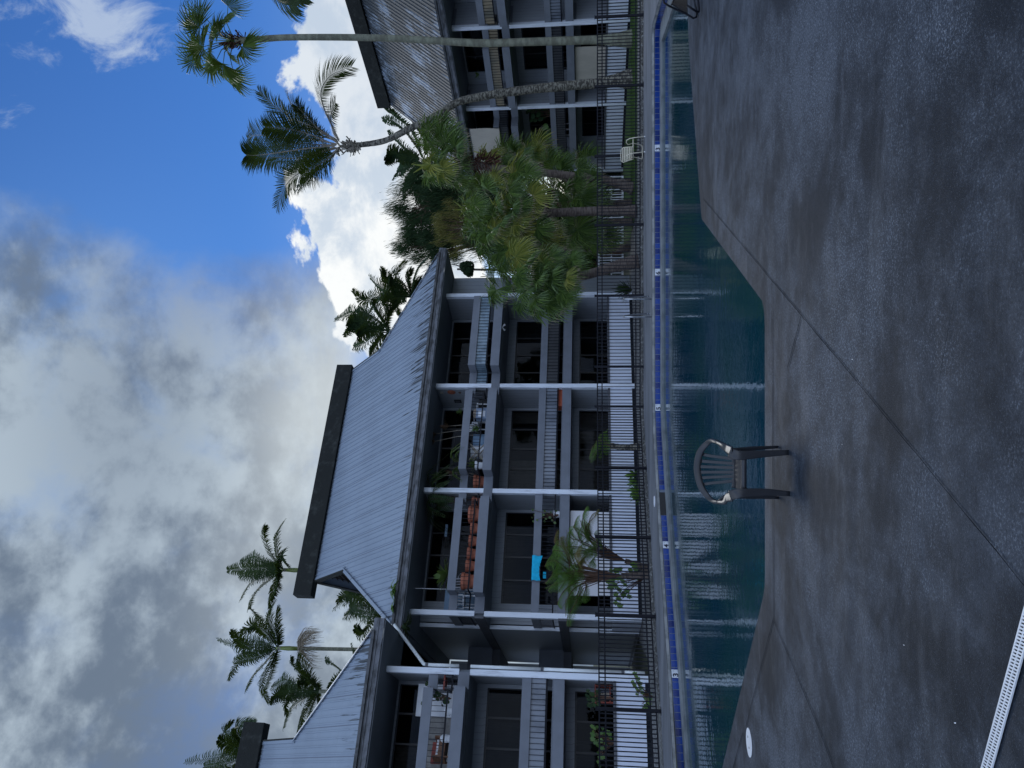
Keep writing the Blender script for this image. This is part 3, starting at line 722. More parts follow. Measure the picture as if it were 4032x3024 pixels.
    for bi, (a, b) in enumerate(zip(xs[:-1], xs[1:])):
        MB().box(a + .087, b - .087, -.03, .05, .10, .92).build('low_wall', M['siding_white'], root)
        MB().box(a + .087, b - .087, -.06, .09, .921, 1.0).build('wall_cap', M['grey_dark'], root, bevel=.006)
        MB().box(a + .0, b - .0, .0, .05, -.05, .098).build('wall_foot_strip', M['joint'], root)  # dark strip standing in for the shadow line under the low wall
    # ---- roof
    xl, xr, kl, kr, yr, fl, frx, bl_, br2 = roof
    ye = -.80; zE = 7.985; yg = 2.0; yb = 2 * yr - ye
    z = lambda y: zE + (y - ye)
    rf = MB(); th = .03
    rf.thick([(xl, ye, zE), (xr, ye, zE), (kr, yg, z(yg)), (kr, yr, z(yr)), (kl, yr, z(yr)), (kl, yg, z(yg))], (0, -1, 1), th)
    rf.thick([(xr, yb, zE), (xl, yb, zE), (kl, 2 * yr - yg, z(yg)), (kl, yr, z(yr) - .002), (kr, yr, z(yr) - .002), (kr, 2 * yr - yg, z(yg))], (0, 1, 1), th)
    dz = (z(yg) - zE)
    rf.thick([(xl, yb, zE - .002), (xl, ye, zE - .002), (kl, yg, z(yg) - .002), (kl, 2 * yr - yg, z(yg) - .002)], (-dz, 0, kl - xl), th)
    rf.thick([(xr, ye, zE - .002), (xr, yb, zE - .002), (kr, 2 * yr - yg, z(yg) - .002), (kr, yg, z(yg) - .002)], (dz, 0, xr - kr), th)
    ro = rf.build('roof', roof_mat, root)
    rib = MB(); x = xl + .1
    while x < xr - .05:
        ym = yr - .02
        if x < kl: ym = ye + (x - xl) / (kl - xl) * (yg - ye)
        elif x > kr: ym = ye + (xr - x) / (xr - kr) * (yg - ye)
        if ym - ye > .15:
            rib.bar((x, ye - .05, z(ye - .05) + .012), (x, ym, z(ym) + .012), .034, .026, up=(0, -1, 1))
            y2 = 2 * yr - ym; rib.bar((x, yb, zE + .012), (x, y2, z(ym) + .012), .034, .026, up=(0, 1, 1))
        x += .2
    rib.build('corrugation', roof_mat, ro)
    for (xc, xk, s_) in ((xl, kl, -1), (xr, kr, 1)):
        cap = MB(); cap.bar((xc, ye, zE + .03), (xk, yg, z(yg) + .03), .20, .02, up=(s_ * .5, -.5, 1)).build('hip_flashing', roof_mat, ro); cap = MB(); cap.bar((xc, yb, zE + .03), (xk, 2 * yr - yg, z(yg) + .03), .20, .02, up=(s_ * .5, .5, 1)).build('hip_flashing', roof_mat, ro); cap = MB()
        cap.bar((xk - s_ * .02, yg - .1, z(yg) - .06), (xk - s_ * .02, yr, z(yr) + .03), .14, .03, up=(0, -1, 1)); cap.bar((xk - s_ * .02, 2 * yr - yg + .1, z(yg) - .06), (xk - s_ * .02, yr, z(yr) + .03), .14, .03, up=(0, 1, 1)); cap.build('rake_flashing', roof_mat, ro)
    for xk, s_ in ((kl, -1), (kr, 1)):   # louvred gablets
        g_ = MB(); xi = xk - s_ * .30
        g_.thick([(xi, yg, z(yg)), (xi, 2 * yr - yg, z(yg)), (xi, yr, z(yr) - .1)], (s_, 0, 0), .04)
        for j in range(8):
            zz = z(yg) + .12 + j * .17; w2_ = (z(yr) - .15 - zz)
            if w2_ > .1: g_.bar((xi + s_ * .05, yr - w2_, zz), (xi + s_ * .05, yr + w2_, zz), .08, .02, up=(s_ * .6, 0, 1))
        g_.build('louvred_gablet', M['louver'], ro)
        b_ = MB(); b_.bar((xk + s_ * .03, yg, z(yg) - .10), (xk + s_ * .03, yr, z(yr) - .10), .05, .24, up=(0, -1, 1)); b_.bar((xk + s_ * .03, 2 * yr - yg, z(yg) - .10), (xk + s_ * .03, yr + .01, z(yr) - .10), .05, .24, up=(0, 1, 1))
        b_.build('barge_board', M['beam'], ro)
    # ridge beam: a hollow dark box cap
    rbm = MB(); hb_ = .27
    rbm.box(bl_, br2, yr - hb_, yr + hb_, z(yr) - .10, z(yr) + .62)
    rbm.build('ridge_beam', M['beam'], ro, bevel=.02)
    # fascia, gutter, soffit
    fa = MB(); gu = MB()
    fa.box(fl, frx, ye - .03, ye + .02, 7.66, 7.955); fa.box(fl, frx, ye - .055, ye - .031, 7.80, 7.955)
    for x, s_ in ((fl, 1), (frx, -1)): fa.box(x, x + s_ * .05, ye + .022, yb, 7.66, 7.955)
    fa.box(fl, frx, yb, yb + .05, 7.66, 7.955)
    fa.build('fascia', M['fascia'], root)
    gu.box(xl + .02, xr - .02, ye - .135, ye - .058, 7.885, 7.97)
    x = xl + .1
    while x < xr - .1: gu.box(x + .03, x + .16, ye - .075, ye - .02, 7.95, 7.978); x += .2
    gu.build('gutter', M['gutter'], root)
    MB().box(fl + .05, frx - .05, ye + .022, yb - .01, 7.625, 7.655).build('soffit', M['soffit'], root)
    return root
W_ = 4.3036
G_, GD, BE = 'curtain', 'room', 'curtain_beige'
xsM = [-2 * W_ + -.005, -W_, 0, W_]
cfgM = dict(open_left=True, bumps=[(-8.0 + .03, -4.84), (-3.67, -.55), (.64, 3.80)],
    panels=[('panel_dark', None), ('panel', None), ('panel_dark', 'panel_blue')],
    curtains=[[[(.72, 1, BE)], [(0, .22, G_), (.5, .85, G_)], []], [[(0, .45, BE), (.6, 1, BE)], [(0, .38, BE), (.86, 1, BE)], []], [[(.1, .35, G_), (.8, .97, G_)], [(.72, 1, G_)], [(.3, .5, G_)]]])
cfgM['panels'][0] = (None, None)
main_b = building('apartment_building', P1, RZ_M, xsM, cfgM, (-9.2, 5.95, -6.70, 2.88, 3.75, -9.32, 6.2, -7.32, 3.12),
    'grey apartment wing between the others with clean pale metal roof and long dark ridge beam', M['roof'])
# stair end wall beyond the last post
MB().box(W_ + .10, 6.02, 1.0, 1.15, 0, 7.62).build('stair_wall', M['siding'], main_b)
MB().box(5.93, 6.02, 1.16, 8, 0, 7.62).build('stair_wall', M['siding'], main_b)
MB().box(W_ + .09, 6.05, .94, .998, 5.13, 5.44).build('slab_band', M['grey'], main_b)
MB().box(W_ + .09, 6.05, .94, .998, 2.38, 2.69).build('slab_band', M['grey'], main_b)
# covered passage at the left end: landings with solid guards
for lv in (1, 2):
    MB().box(-10.70, -8.712, 5.2, 8.4, ZC[lv - 1], ZF[lv]).build('landing', M['grey_dark'], main_b)
    MB().box(-10.70, -8.712, 5.12, 5.198, ZF[lv] - .02, ZF[lv] + .92).build('guard_panel', M['grey'], main_b)
MB().box(-10.1, -8.712, 8.45, 8.55, 0, 7.6).build('passage_wall', M['siding'], main_b)
MB().box(-10.66, -10.45, 8.45, 8.55, 0, 7.6).build('passage_wall', M['siding'], main_b)
MB().box(-11.2, -9.33, -.4, 8.6, 7.625, 7.66).build('soffit', M['soffit'], main_b)

xsL = [-2 * W_, -W_, 0]
cfgL = dict(bumps=[(-8.0, -4.84), (-3.70, -.58)], panels=[('panel', None), ('panel', None)],
    curtains=[[[], [], []], [[(.4, .6, G_)], [(.25, .72, G_), (.9, 1, GD)], [(.2, .5, BE)]]])
cfgL['open_right'] = False
left_b = building('apartment_building', Mw(-10.76, -2.1), RZ_M, xsL, cfgL, (-9.8, .95, -7.3, -1.87, 3.75, -10, 1.29, -7.9, -1.30),
    'grey apartment wing with a white downpipe on its corner post, cut by the picture edge', M['roof'])
xsS = [-W_ + .08, 0, W_ + .0, 2 * W_]
cfgS = dict(mirror=False, bumps=[(-3.95, -.62), (.62, 3.62), (4.85, 8.0)], panels=[('panel_dark', 'panel_dark'), ('panel_dark', 'panel_yellow'), ('panel', 'panel_yellow')],
    curtains=[[[], [], []], [[(.0, .3, G_)], [(0, .1, G_)], [(.6, .9, G_)]], [[], [], []]])
right_b = building('apartment_building', S0, RZ_S, xsS, cfgS, (-5.75, 10.5, -2.55, 7.2, 3.75, -6.15, 10.8, -2.72, 7.5),
    'grey apartment wing with heavily stained metal roof behind the leaning coconut palm', M['roof_s'])
MB().box(-5.0, -W_ - .02, 1.0, 1.12, 0, 7.62).build('stair_wall', M['siding'], right_b)

# downpipe of the middle wing crossing to the corner post of the left wing
dp = empty('downpipe', tuple(Mw(-9.2, -.9, 0)), 0); tag(dp, 'white downpipe slanting from the gutter corner down to the white corner post', 'downpipe')
def rel(v): return v - dp.location
pp = [Mw(-9.22, -.87, 7.87), Mw(-9.3, -.93, 7.80), Mw(-10.58, -2.12, 6.52), Mw(-10.60, -2.17, 6.40)]
MB().tube([rel(p) for p in pp], .052, 10).build('slanted_pipe', M['pipe'], dp, smooth=True)
for z0, z1 in ((6.38, 5.46), (5.12, 3.06), (3.0, .75), (.70, .10)):
    MB().tube([rel(Mw(-10.60, -2.17, z0)), rel(Mw(-10.60, -2.17, z1))], .05, 10).build('pipe_section', M['pipe'], dp, smooth=True)
mb = MB()
for z_ in (6.42, 3.03, .72): mb.tube([rel(Mw(-10.60, -2.17, z_ - .04)), rel(Mw(-10.60, -2.17, z_ + .04))], .062, 10)
mb.build('pipe_collar', M['grey_dark'], dp)
# blinds and things hung on the buildings ------------------------------------
def blind(name, fr, x0, x1, y, z0, z1, mt, label, wob=.02):
    mb = MB(); k = 14; kz = 10; v = []
    for j in range(kz + 1):
        for i in range(k + 1):
            u, vv = i / k, j / kz
            v.append((x0 + (x1 - x0) * u, y + wob * math.sin(u * 5 + vv * 4) * (1 - vv) + wob * .5 * math.sin(u * 17 - vv * 6) * (1 - vv), z0 + (z1 - z0) * vv))
    mb.add(v, [(j * (k + 1) + i, j * (k + 1) + i + 1, (j + 1) * (k + 1) + i + 1, (j + 1) * (k + 1) + i) for j in range(kz) for i in range(k)])
    loc, rz = fr; r = empty(name, tuple(loc), rz); tag(r, label, 'blind', 'roll-down blinds'); mb.build('fabric', mt, r, smooth=True)
    MB().tube([(x0, y, z0), (x1, y, z0)], .018, 8).build('bottom_bar', mt, r); MB().tube([(x0, y + .02, z1), (x1, y + .02, z1)], .035, 8).build('roller', M['grey_dark'], r)
blind('roller_blind', (S0, RZ_S), -3.9, -.62, -.70, 6.05, 7.50, M['blind'], 'beige roll-down blind hanging outside the top balcony beside the red-brown palm skirt', .035)
blind('roller_blind', (S0, RZ_S), 1.12, 3.02, .11, 1.02, 2.36, M['blind'], 'beige blind closing the ground floor lanai between the two tall palm trunks', .01)
blind('roller_blind', (P1, RZ_M), -7.88, -4.93, .11, 1.02, 2.37, M['blind_white'], 'off-white blind on the ground floor lanai behind the tree fern', .008)
# ------------------------------------------------------------------ foliage generators
def frond(mb, pts, ll, n=46, droop=.5, wind=(0, 0, 0), wd=.035, vee=.5, rad=.02, t0=.12, mi_leaf=0, mi_rachis=1, ragged=.12, rs=None):
    """feather leaf along a polyline: leaflets both sides, sagging under gravity"""
    rs = rs or rnd
    pts = [Vector(p) for p in pts]
    # catmull-rom resample
    Q = [pts[0] * 2 - pts[1]] + pts + [pts[-1] * 2 - pts[-2]]; C = []
    for i in range(1, len(Q) - 2):
        for j in range(8):
            t_ = j / 8; a, b, c, d = Q[i - 1], Q[i], Q[i + 1], Q[i + 2]
            C.append(.5 * ((2 * b) + (c - a) * t_ + (2 * a - 5 * b + 4 * c - d) * t_ ** 2 + (3 * b - a - 3 * c + d) * t_ ** 3))
    C.append(pts[-1])
    mb.tube(C, [rad * (1 - .85 * i / len(C)) for i in range(len(C))], 5, mi_rachis, cap=False)
    W = Vector(wind)
    for i in range(n):
        t_ = t0 + (1 - t0) * (i + .5) / n; k = t_ * (len(C) - 1); i0 = min(int(k), len(C) - 2); p = C[i0].lerp(C[i0 + 1], k - i0)
        d = (C[min(i0 + 2, len(C) - 1)] - C[max(i0 - 1, 0)]).normalized()
        s_ = d.cross(Vector((0, 0, 1)))
        if s_.length < .15: s_ = d.cross(Vector((.3, 1, 0)))
        s_.normalize(); up = s_.cross(d)
        L = ll * (math.sin(math.pi * min(1, (t_ - t0) / (1 - t0) * .84 + .12)) ** .55) * (1 + rs.uniform(-ragged, ragged))
        fwd = .35 + .75 * t_
        for sg in (-1, 1):
            if rs.random() < .03: continue
            dr = (s_ * sg + d * fwd + up * (vee + rs.uniform(-.12, .12))).normalized()
            g = Vector((0, 0, -1)) * droop * rs.uniform(.75, 1.25)
            q0 = p; q1 = p + dr * L * .35; d2 = (dr + g * .55 + W * .6).normalized(); q2 = q1 + d2 * L * .35; d3 = (d2 + g * .8 + W).normalized(); q3 = q2 + d3 * L * .30
            wv = (d - dr * d.dot(dr)).normalized() * wd * .5
            w3 = (d - d2 * d.dot(d2)).normalized() * wd * .42
            mb.add([q0 - wv * .5, q0 + wv * .5, q1 - wv, q1 + wv, q2 - w3, q2 + w3, q3], [(0, 2, 3, 1), (2, 4, 5, 3), (4, 6, 5)], mi_leaf)
def fan_leaf(mb, hub, axis, nrm, Rr, nseg=36, spread=2.35, split=.5, droop=.45, wind=(0, 0, 0), mi=0, rs=None, tipmi=None, fold=.22):
    rs = rs or rnd
    a = Vector(axis).normalized(); nn = Vector(nrm); nn = (nn - a * nn.dot(a)).normalized(); s_ = nn.cross(a)
    W = Vector(wind); g = Vector((0, 0, -1)); da = 2 * spread / nseg
    for i in range(nseg):
        th = -spread + da * (i + .5); dr = (a * math.cos(th) + s_ * math.sin(th)).normalized(); tn = (s_ * math.cos(th) - a * math.sin(th)).normalized()
        L = Rr * (1 - .22 * (abs(th) / spread) ** 2) * rs.uniform(.9, 1.08)
        dr = (dr - nn * fold * math.cos(th * .7) + nn * .12).normalized()
        hw = math.tan(da / 2)
        sg = (1 if i % 2 else -1) * .035 * Rr
        r1, r2, r3 = split * L, .78 * L, L
        p0 = Vector(hub); p1 = p0 + dr * r1
        d2 = (dr + g * droop * rs.uniform(.6, 1.4) + W * .5).normalized(); p2 = p1 + d2 * (r2 - r1)
        d3 = (d2 + g * droop * 1.6 * rs.uniform(.6, 1.4) + W).normalized(); p3 = p2 + d3 * (r3 - r2)
        w1 = hw * r1 * rs.uniform(.72, 1.0); w2 = w1 * .6
        mb.add([p0, p1 - tn * w1 - nn * sg, p1 + tn * w1 + nn * sg, p2 - tn * w2, p2 + tn * w2], [(0, 1, 2), (1, 3, 4, 2)], mi)
        mb.add([p2 - tn * w2, p2 + tn * w2, p3], [(0, 2, 1)], tipmi if tipmi is not None else mi)
def trunk(name, parent, pts, rads, mt, n=12, ringy=0.0):
    pts = [Vector(p) for p in pts]
    Q = [pts[0] * 2 - pts[1]] + pts + [pts[-1] * 2 - pts[-2]]; C = []; Rr = []
    for i in range(1, len(Q) - 2):
        for j in range(10):
            t_ = j / 10; a, b, c, d = Q[i - 1], Q[i], Q[i + 1], Q[i + 2]
            C.append(.5 * ((2 * b) + (c - a) * t_ + (2 * a - 5 * b + 4 * c - d) * t_ ** 2 + (3 * b - a - 3 * c + d) * t_ ** 3))
            Rr.append((rads[i - 1] * (1 - t_) + rads[i] * t_) * (1 + ringy * rnd.uniform(-1, 1)))
    C.append(pts[-1]); Rr.append(rads[-1])
    o0 = Vector(parent.location)
    return MB().tube([p - o0 for p in C], Rr, n).build(name, mt, parent, smooth=True)
class LMB(MB):            # builder in the local frame of an empty
    def __init__(s, o): super().__init__(); s.o0 = Vector(o)
    def add(s, vs, fs, mi=0): return super().add([Vector(p) - s.o0 for p in vs], fs, mi)
WIND = Vector((.35, -.05, 0))

def palm(name, label, cat, base, group='palm trees around the pool'):
    r = empty(name, tuple(base)); tag(r, label, cat, group); return r
# --- 1 tall fan palm at the right
B1 = G(2490, 154); D1 = B1.y
t1 = palm('fan_palm', 'tall slender fan palm with smooth straight grey trunk on the lawn', 'palm tree', B1)
tp = [(2490, 152), (2420, 157), (2346, 157), (2047, 166), (1873, 169), (1512, 150), (1150, 147), (985, 158), (930, 158)]
trunk('trunk', t1, [P(x, y, D1) for x, y in tp], [.36, .25, .17, .155, .15, .135, .128, .135, .15], M['trunk'], 14, .015)
fb = LMB(B1); c0 = P(922, 158, D1)
for i in range(70):
    a = rnd.uniform(0, 6.28); z = rnd.uniform(-.45, .35); rr = .19 + rnd.uniform(0, .1)
    p = c0 + Vector((math.cos(a) * .12, math.sin(a) * .12, z)); fb.bar(p, p + Vector((math.cos(a) * rr, math.sin(a) * rr, rnd.uniform(-.05, .3))), .05, .02)
fb.build('leaf_boots', M['fibre'], t1)
def r5(X, Y): return (600 + .6329 * X, .6329 * Y)
cr = LMB(B1); pt = LMB(B1)
specs = [((290, 170), (190, 100), .85, -.6), ((320, 100), (215, 60), .75, -.3), ((420, 150), (480, 95), .6, .3), ((470, 40), (530, -30), .75, -.2), ((330, 210), (270, 190), .5, .8),
         ((320, 290), (170, 290), .95, -.5), ((290, 330), (190, 300), .8, .6), ((270, 370), (190, 420), .7, -.4), ((400, 370), (320, 470), .95, .1), ((440, 400), (420, 520), .95, -.7),
         ((505, 450), (540, 570), .95, .4), ((560, 290), (690, 340), .9, -.2), ((380, 250), (300, 130), .7, 1.0), ((420, 200), (350, 130), .6, -1.0), ((470, 320), (500, 400), .6, 1.1), ((440, 120), (520, 150), .55, -.8)]
for (hx, hy), (tx, ty), Rr, dz in specs:
    hub = P(*r5(hx, hy), D1 + dz * 1.1); tip = P(*r5(tx, ty), D1 + dz * 1.6)
    mid = (c0 + hub) / 2 + Vector((0, 0, .18)); pt.tube([c0, mid, hub], [.028, .02, .014], 5)
    ax = (tip - hub).normalized(); nr = Vector((rnd.uniform(-.3, .3), -.75 if dz > -.2 else .5, .6))
    fan_leaf(cr, hub, ax, nr, Rr * 1.5, 34, 1.7, .42, .42, Vector((.5, 0, -.1)), 0)
cr.build('crown', M['leaf_fan'], t1); pt.build('petiole', M['leaf_fan'], t1)

# --- 2 leaning coconut palm
B2 = G(2490, 308); D2 = B2.y
t2 = palm('coconut_palm', 'leaning coconut palm with curved rough ringed trunk crossing the stained roof', 'palm tree', B2)
tp = [(2492, 308), (2420, 318), (2346, 328), (2172, 343), (2022, 360), (1898, 380), (1799, 404), (1708, 462), (1613, 506), (1518, 553), (1423, 570), (1370, 574)]
trunk('trunk', t2, [P(x, y, D2) for x, y in tp], [.40, .25, .19, .18, .168, .158, .15, .145, .135, .118, .11, .14], M['trunk_rough'], 16, .05)
c0 = P(1352, 578, D2)
fb = LMB(B2)
for i in range(60):
    a = rnd.uniform(0, 6.28); z = rnd.uniform(-.7, .3); q0 = c0 + Vector((math.cos(a) * .1, math.sin(a) * .1, z)); q1 = q0 + Vector((math.cos(a) * rnd.uniform(.1, .35), math.sin(a) * rnd.uniform(.1, .35), rnd.uniform(-.25, .35)))
    fb.bar(q0, q1, .09, .015, up=(math.cos(a), math.sin(a), .3))
fb.build('leaf_boots', M['branch'], t2)
cr = LMB(B2)
F = [([(1150, 855), (1075, 690), (1050, 570), (1110, 470), (1240, 415)], .9, .5), ([(1140, 860), (1000, 790), (880, 740), (760, 660), (665, 570)], .8, -.7), ([(1140, 870), (990, 820), (860, 745), (795, 620)], .75, .5),
     ([(1130, 890), (960, 860), (790, 855), (650, 840), (592, 860)], .7, .9), ([(1120, 905), (950, 925), (780, 950), (660, 965), (585, 965)], .8, -.5), ([(1120, 915), (1000, 960), (870, 985), (740, 980), (610, 1010)], .65, .8),
     ([(1150, 930), (1060, 990), (940, 1060), (840, 1140), (770, 1290)], .85, -.5), ([(1150, 930), (1080, 1020), (980, 1100), (900, 1170)], .7, .7), ([(1140, 880), (1050, 820), (960, 730), (900, 660)], .8, -.4), ([(1130, 900), (1010, 900), (880, 890), (760, 900)], .75, 1.2),
     ([(1140, 870), (980, 760), (900, 700), (840, 600)], .8, .9), ([(1130, 900), (960, 830), (820, 800), (700, 790)], .75, -.9), ([(1150, 930), (1090, 990), (1010, 1040), (930, 1090)], .75, -1.0), ([(1150, 920), (1060, 950), (960, 1000), (860, 1060)], .8, .4), ([(1150, 860), (1120, 800), (1110, 720), (1140, 640)], .7, .9)]
for pl, ll, dz in F:
    k = len(pl) - 1
    pts = [P(*r5(*p_), D2 + dz * 1.8 * (i / k) ** 1.2) for i, p_ in enumerate(pl)]; pts[0] = c0.lerp(pts[0], .8)
    frond(cr, pts, ll * 1.3, 66, .36, Vector((.05, 0, 0)), .037, .12, .035, .16)
cr.build('crown', [M['leaf_coco'], M['branch']], t2)

# --- 3 far feather palms on the left
def r6(X, Y): return (600 + .6173 * X, 2000 + .6173 * Y)
def z7(X, Y): return (1100 + .4822 * X, 900 + .4822 * Y)
def feather(label, conv, base_px, dist, fr, ll, shaft=True, seed=1, wind=(.1, 0, 0), ln=40, droop=.9, tr_r=.11, trunk_px=None, mt='leaf_royal', lw=.066, vee=.35):
    rs = random.Random(seed); c = P(*conv(*base_px), dist); g = Vector((c.x, c.y, 0))
    r = palm('feather_palm', label, 'palm tree', g)
    pts = [g, g.lerp(c, .5) + Vector((.15, 0, 0)), c]
    trunk('trunk', r, pts, [tr_r * 1.8, tr_r * 1.1, tr_r], M['trunk'], 10, .02)
    if shaft: MB().tube([c - g - Vector((0, 0, 1.3)), c - g - Vector((0, 0, .7)), c - g + Vector((0, 0, .1))], [tr_r * 1.15, tr_r * 1.35, tr_r * .8], 10).build('crownshaft', M['shaft'], r, smooth=True)
    cr = LMB(g)
    for i, pl in enumerate(fr):
        k = len(pl); dz = (-1 if i % 2 else 1) * (.35 + .5 * rs.random()) * 1.6
        pts = [c] + [P(*conv(*p_), dist + dz * ((j + 1) / k)) for j, p_ in enumerate(pl)]
        frond(cr, pts, ll * 1.22 * rs.uniform(.9, 1.1), int(ln * 1.1), droop, wind, lw, vee, .035, .1, rs=rs)
    cr.build('crown', [M[mt], M[mt]], r); return r
feather('feather palm with green crownshaft rising just behind the ridge beam of the middle roof', r6, (835, 395), 46, [
    [(770, 310), (715, 190), (722, 115)], [(800, 280), (795, 170), (842, 82)], [(760, 350), (660, 325), (560, 345)], [(740, 390), (620, 390), (480, 398)], [(740, 430), (630, 480), (560, 590)],
    [(800, 450), (765, 540), (745, 640)], [(750, 460), (660, 540), (612, 650)], [(800, 340), (830, 310), (865, 370)], [(760, 400), (660, 420), (560, 430)], [(800, 420), (800, 490), (760, 590)]], .62, seed=2, ln=44)
pb_ = feather('tall feather palm with dry flower stalks hanging under its crown', r6, (800, 893), 46, [
    [(700, 870), (560, 870), (418, 838)], [(730, 800), (650, 750), (560, 800)], [(750, 800), (680, 700), (632, 645)], [(790, 800), (745, 690), (780, 600)], [(815, 840), (800, 740), (802, 630)],
    [(680, 950), (560, 985), (485, 1095)], [(720, 990), (640, 1080), (598, 1165)], [(760, 990), (700, 1120), (742, 1245)], [(790, 950), (760, 1060), (705, 1200)], [(650, 890), (560, 850), (500, 790)], [(720, 920), (620, 940), (520, 970)]], .66, seed=3, ln=46)
g = Vector(pb_.location); ds = LMB(g); c = P(*r6(945, 893), 46)
for i in range(130):
    sg = 1 if i % 3 else -1
    a = c + Vector((rnd.uniform(-.1, .1), rnd.uniform(-.1, .1), rnd.uniform(-.15, .15))); b_ = a + Vector((sg * rnd.uniform(.2, 1.2), rnd.uniform(-.4, .4), -rnd.uniform(.2, .9)))
    ds.tube([a, a.lerp(b_, .5) + Vector((0, 0, .22)), b_, b_ + Vector((sg * .05, 0, -rnd.uniform(.2, .7)))], [.02, .014, .012, .006], 4, cap=False)
ds.build('flower_stalk', M['dead'], pb_)
feather('short feather palm leaning over the slanted hip of the downpipe wing roof', r6, (1065, 1170), 44, [
    [(980, 1060), (905, 1010), (888, 955)], [(1000, 1060), (940, 990), (925, 960)], [(950, 1140), (850, 1110), (760, 1145)], [(900, 1180), (810, 1190), (755, 1240)], [(960, 1220), (880, 1290), (838, 1405)],
    [(1010, 1230), (960, 1330), (925, 1455)], [(1040, 1220), (1005, 1310), (985, 1420)], [(940, 1200), (860, 1240), (850, 1320)], [(1050, 1120), (1060, 1180), (1060, 1240)], [(1000, 1110), (960, 1090), (930, 1130)], [(930, 1160), (860, 1160), (800, 1190)]], .6, shaft=False, seed=4, ln=42)
feather('feather palm half hidden behind the ridge beam of the downpipe wing', r6, (640, 1560), 42, [
    [(560, 1480), (470, 1440), (500, 1365)], [(570, 1470), (530, 1400), (620, 1372)], [(530, 1560), (420, 1590), (210, 1620)], [(540, 1530), (470, 1500), (420, 1480)], [(560, 1600), (450, 1640), (330, 1650)],
    [(600, 1460), (590, 1400), (650, 1380)], [(560, 1520), (480, 1530), (440, 1600)], [(580, 1620), (500, 1680), (300, 1700)]], .66, shaft=False, seed=5, ln=44)
feather('feather palm under the louvred gablet, filling the gap between two roofs', r6, (1490, 640), 42, [
    [(1400, 590), (1270, 575), (1155, 645)], [(1340, 560), (1240, 555), (1180, 600)], [(1400, 680), (1290, 660), (1225, 690)], [(1410, 720), (1350, 790), (1290, 770)], [(1430, 740), (1410, 800), (1380, 820)],
    [(1430, 590), (1350, 530), (1260, 520)], [(1440, 650), (1340, 640), (1260, 640)]], .62, shaft=False, seed=6, ln=40)
feather('small feather palm tip just above the hip of the downpipe wing roof', r6, (1290, 1110), 44, [[(1210, 1040), (1150, 990), (1105, 968)], [(1220, 1080), (1160, 1110), (1120, 1150)], [(1300, 1000), (1290, 930), (1270, 880)], [(1240, 1130), (1190, 1190), (1180, 1240)]], .5, shaft=False, seed=7, ln=30)
# --- behind the right shoulder of the middle roof
feather('green feather palm behind the middle roof hip, nearer the grove and eave corner', z7, (1080, 560), 42, [
    [(1010, 440), (950, 380), (1030, 268)], [(960, 440), (870, 410), (828, 335)], [(920, 500), (820, 470), (740, 400)], [(860, 540), (700, 590), (600, 510)], [(980, 560), (960, 640), (1000, 730)], [(1100, 440), (1130, 340), (1200, 250)],
    [(900, 560), (800, 600), (740, 680)], [(1000, 500), (930, 470), (900, 400)], [(1060, 470), (1050, 400), (1080, 330)], [(940, 560), (860, 610), (880, 700)], [(1090, 500), (1130, 470), (1160, 430)]], .62, shaft=False, seed=8, ln=40, wind=(.15, 0, -.1))
feather('windblown feather palm behind the middle roof hip, nearer the dark ridge beam', z7, (900, 840), 40, [
    [(760, 730), (600, 700), (455, 745)], [(720, 800), (620, 800), (530, 870)], [(780, 870), (700, 930), (608, 965)], [(820, 910), (770, 980), (740, 1040)], [(800, 740), (720, 700), (640, 690)], [(850, 740), (800, 660), (760, 600)],
    [(860, 900), (860, 950), (880, 990)], [(760, 820), (680, 860), (640, 880)], [(880, 740), (900, 660), (960, 600)], [(720, 760), (620, 760), (560, 800)]], .6, shaft=False, seed=9, ln=40, wind=(.15, 0, -.1))
# --- windswept palm behind the right wing
feather('dark windswept feather palm behind the sloping hip of the stained roof', r5, (1690, 1000), 50, [
    [(1640, 900), (1540, 780), (1435, 745)], [(1620, 820), (1520, 720), (1450, 672)], [(1600, 940), (1520, 870), (1470, 830)], [(1640, 1060), (1580, 1140), (1560, 1235)], [(1600, 1040), (1540, 1060), (1500, 1112)], [(1680, 1100), (1660, 1180), (1640, 1260)],
    [(1700, 880), (1640, 780), (1580, 700)], [(1590, 980), (1500, 960), (1450, 1000)], [(1740, 1100), (1740, 1200), (1700, 1300)]], .7, shaft=False, seed=10, ln=52, mt='leaf_dark', wind=(.3, 0, -.2), lw=.10)
# --- frond tips entering at the top edge of the picture
feather('palm whose drooping frond tips just enter beside the tall fan palm', r5, (560, -330), 26, [[(620, -220), (760, -60), (960, -20)], [(640, -200), (780, 0), (900, 40)], [(700, -300), (860, -200), (980, -120)], [(500, -250), (430, -180), (420, -120)]], .8, shaft=False, seed=11, ln=40, droop=.7)

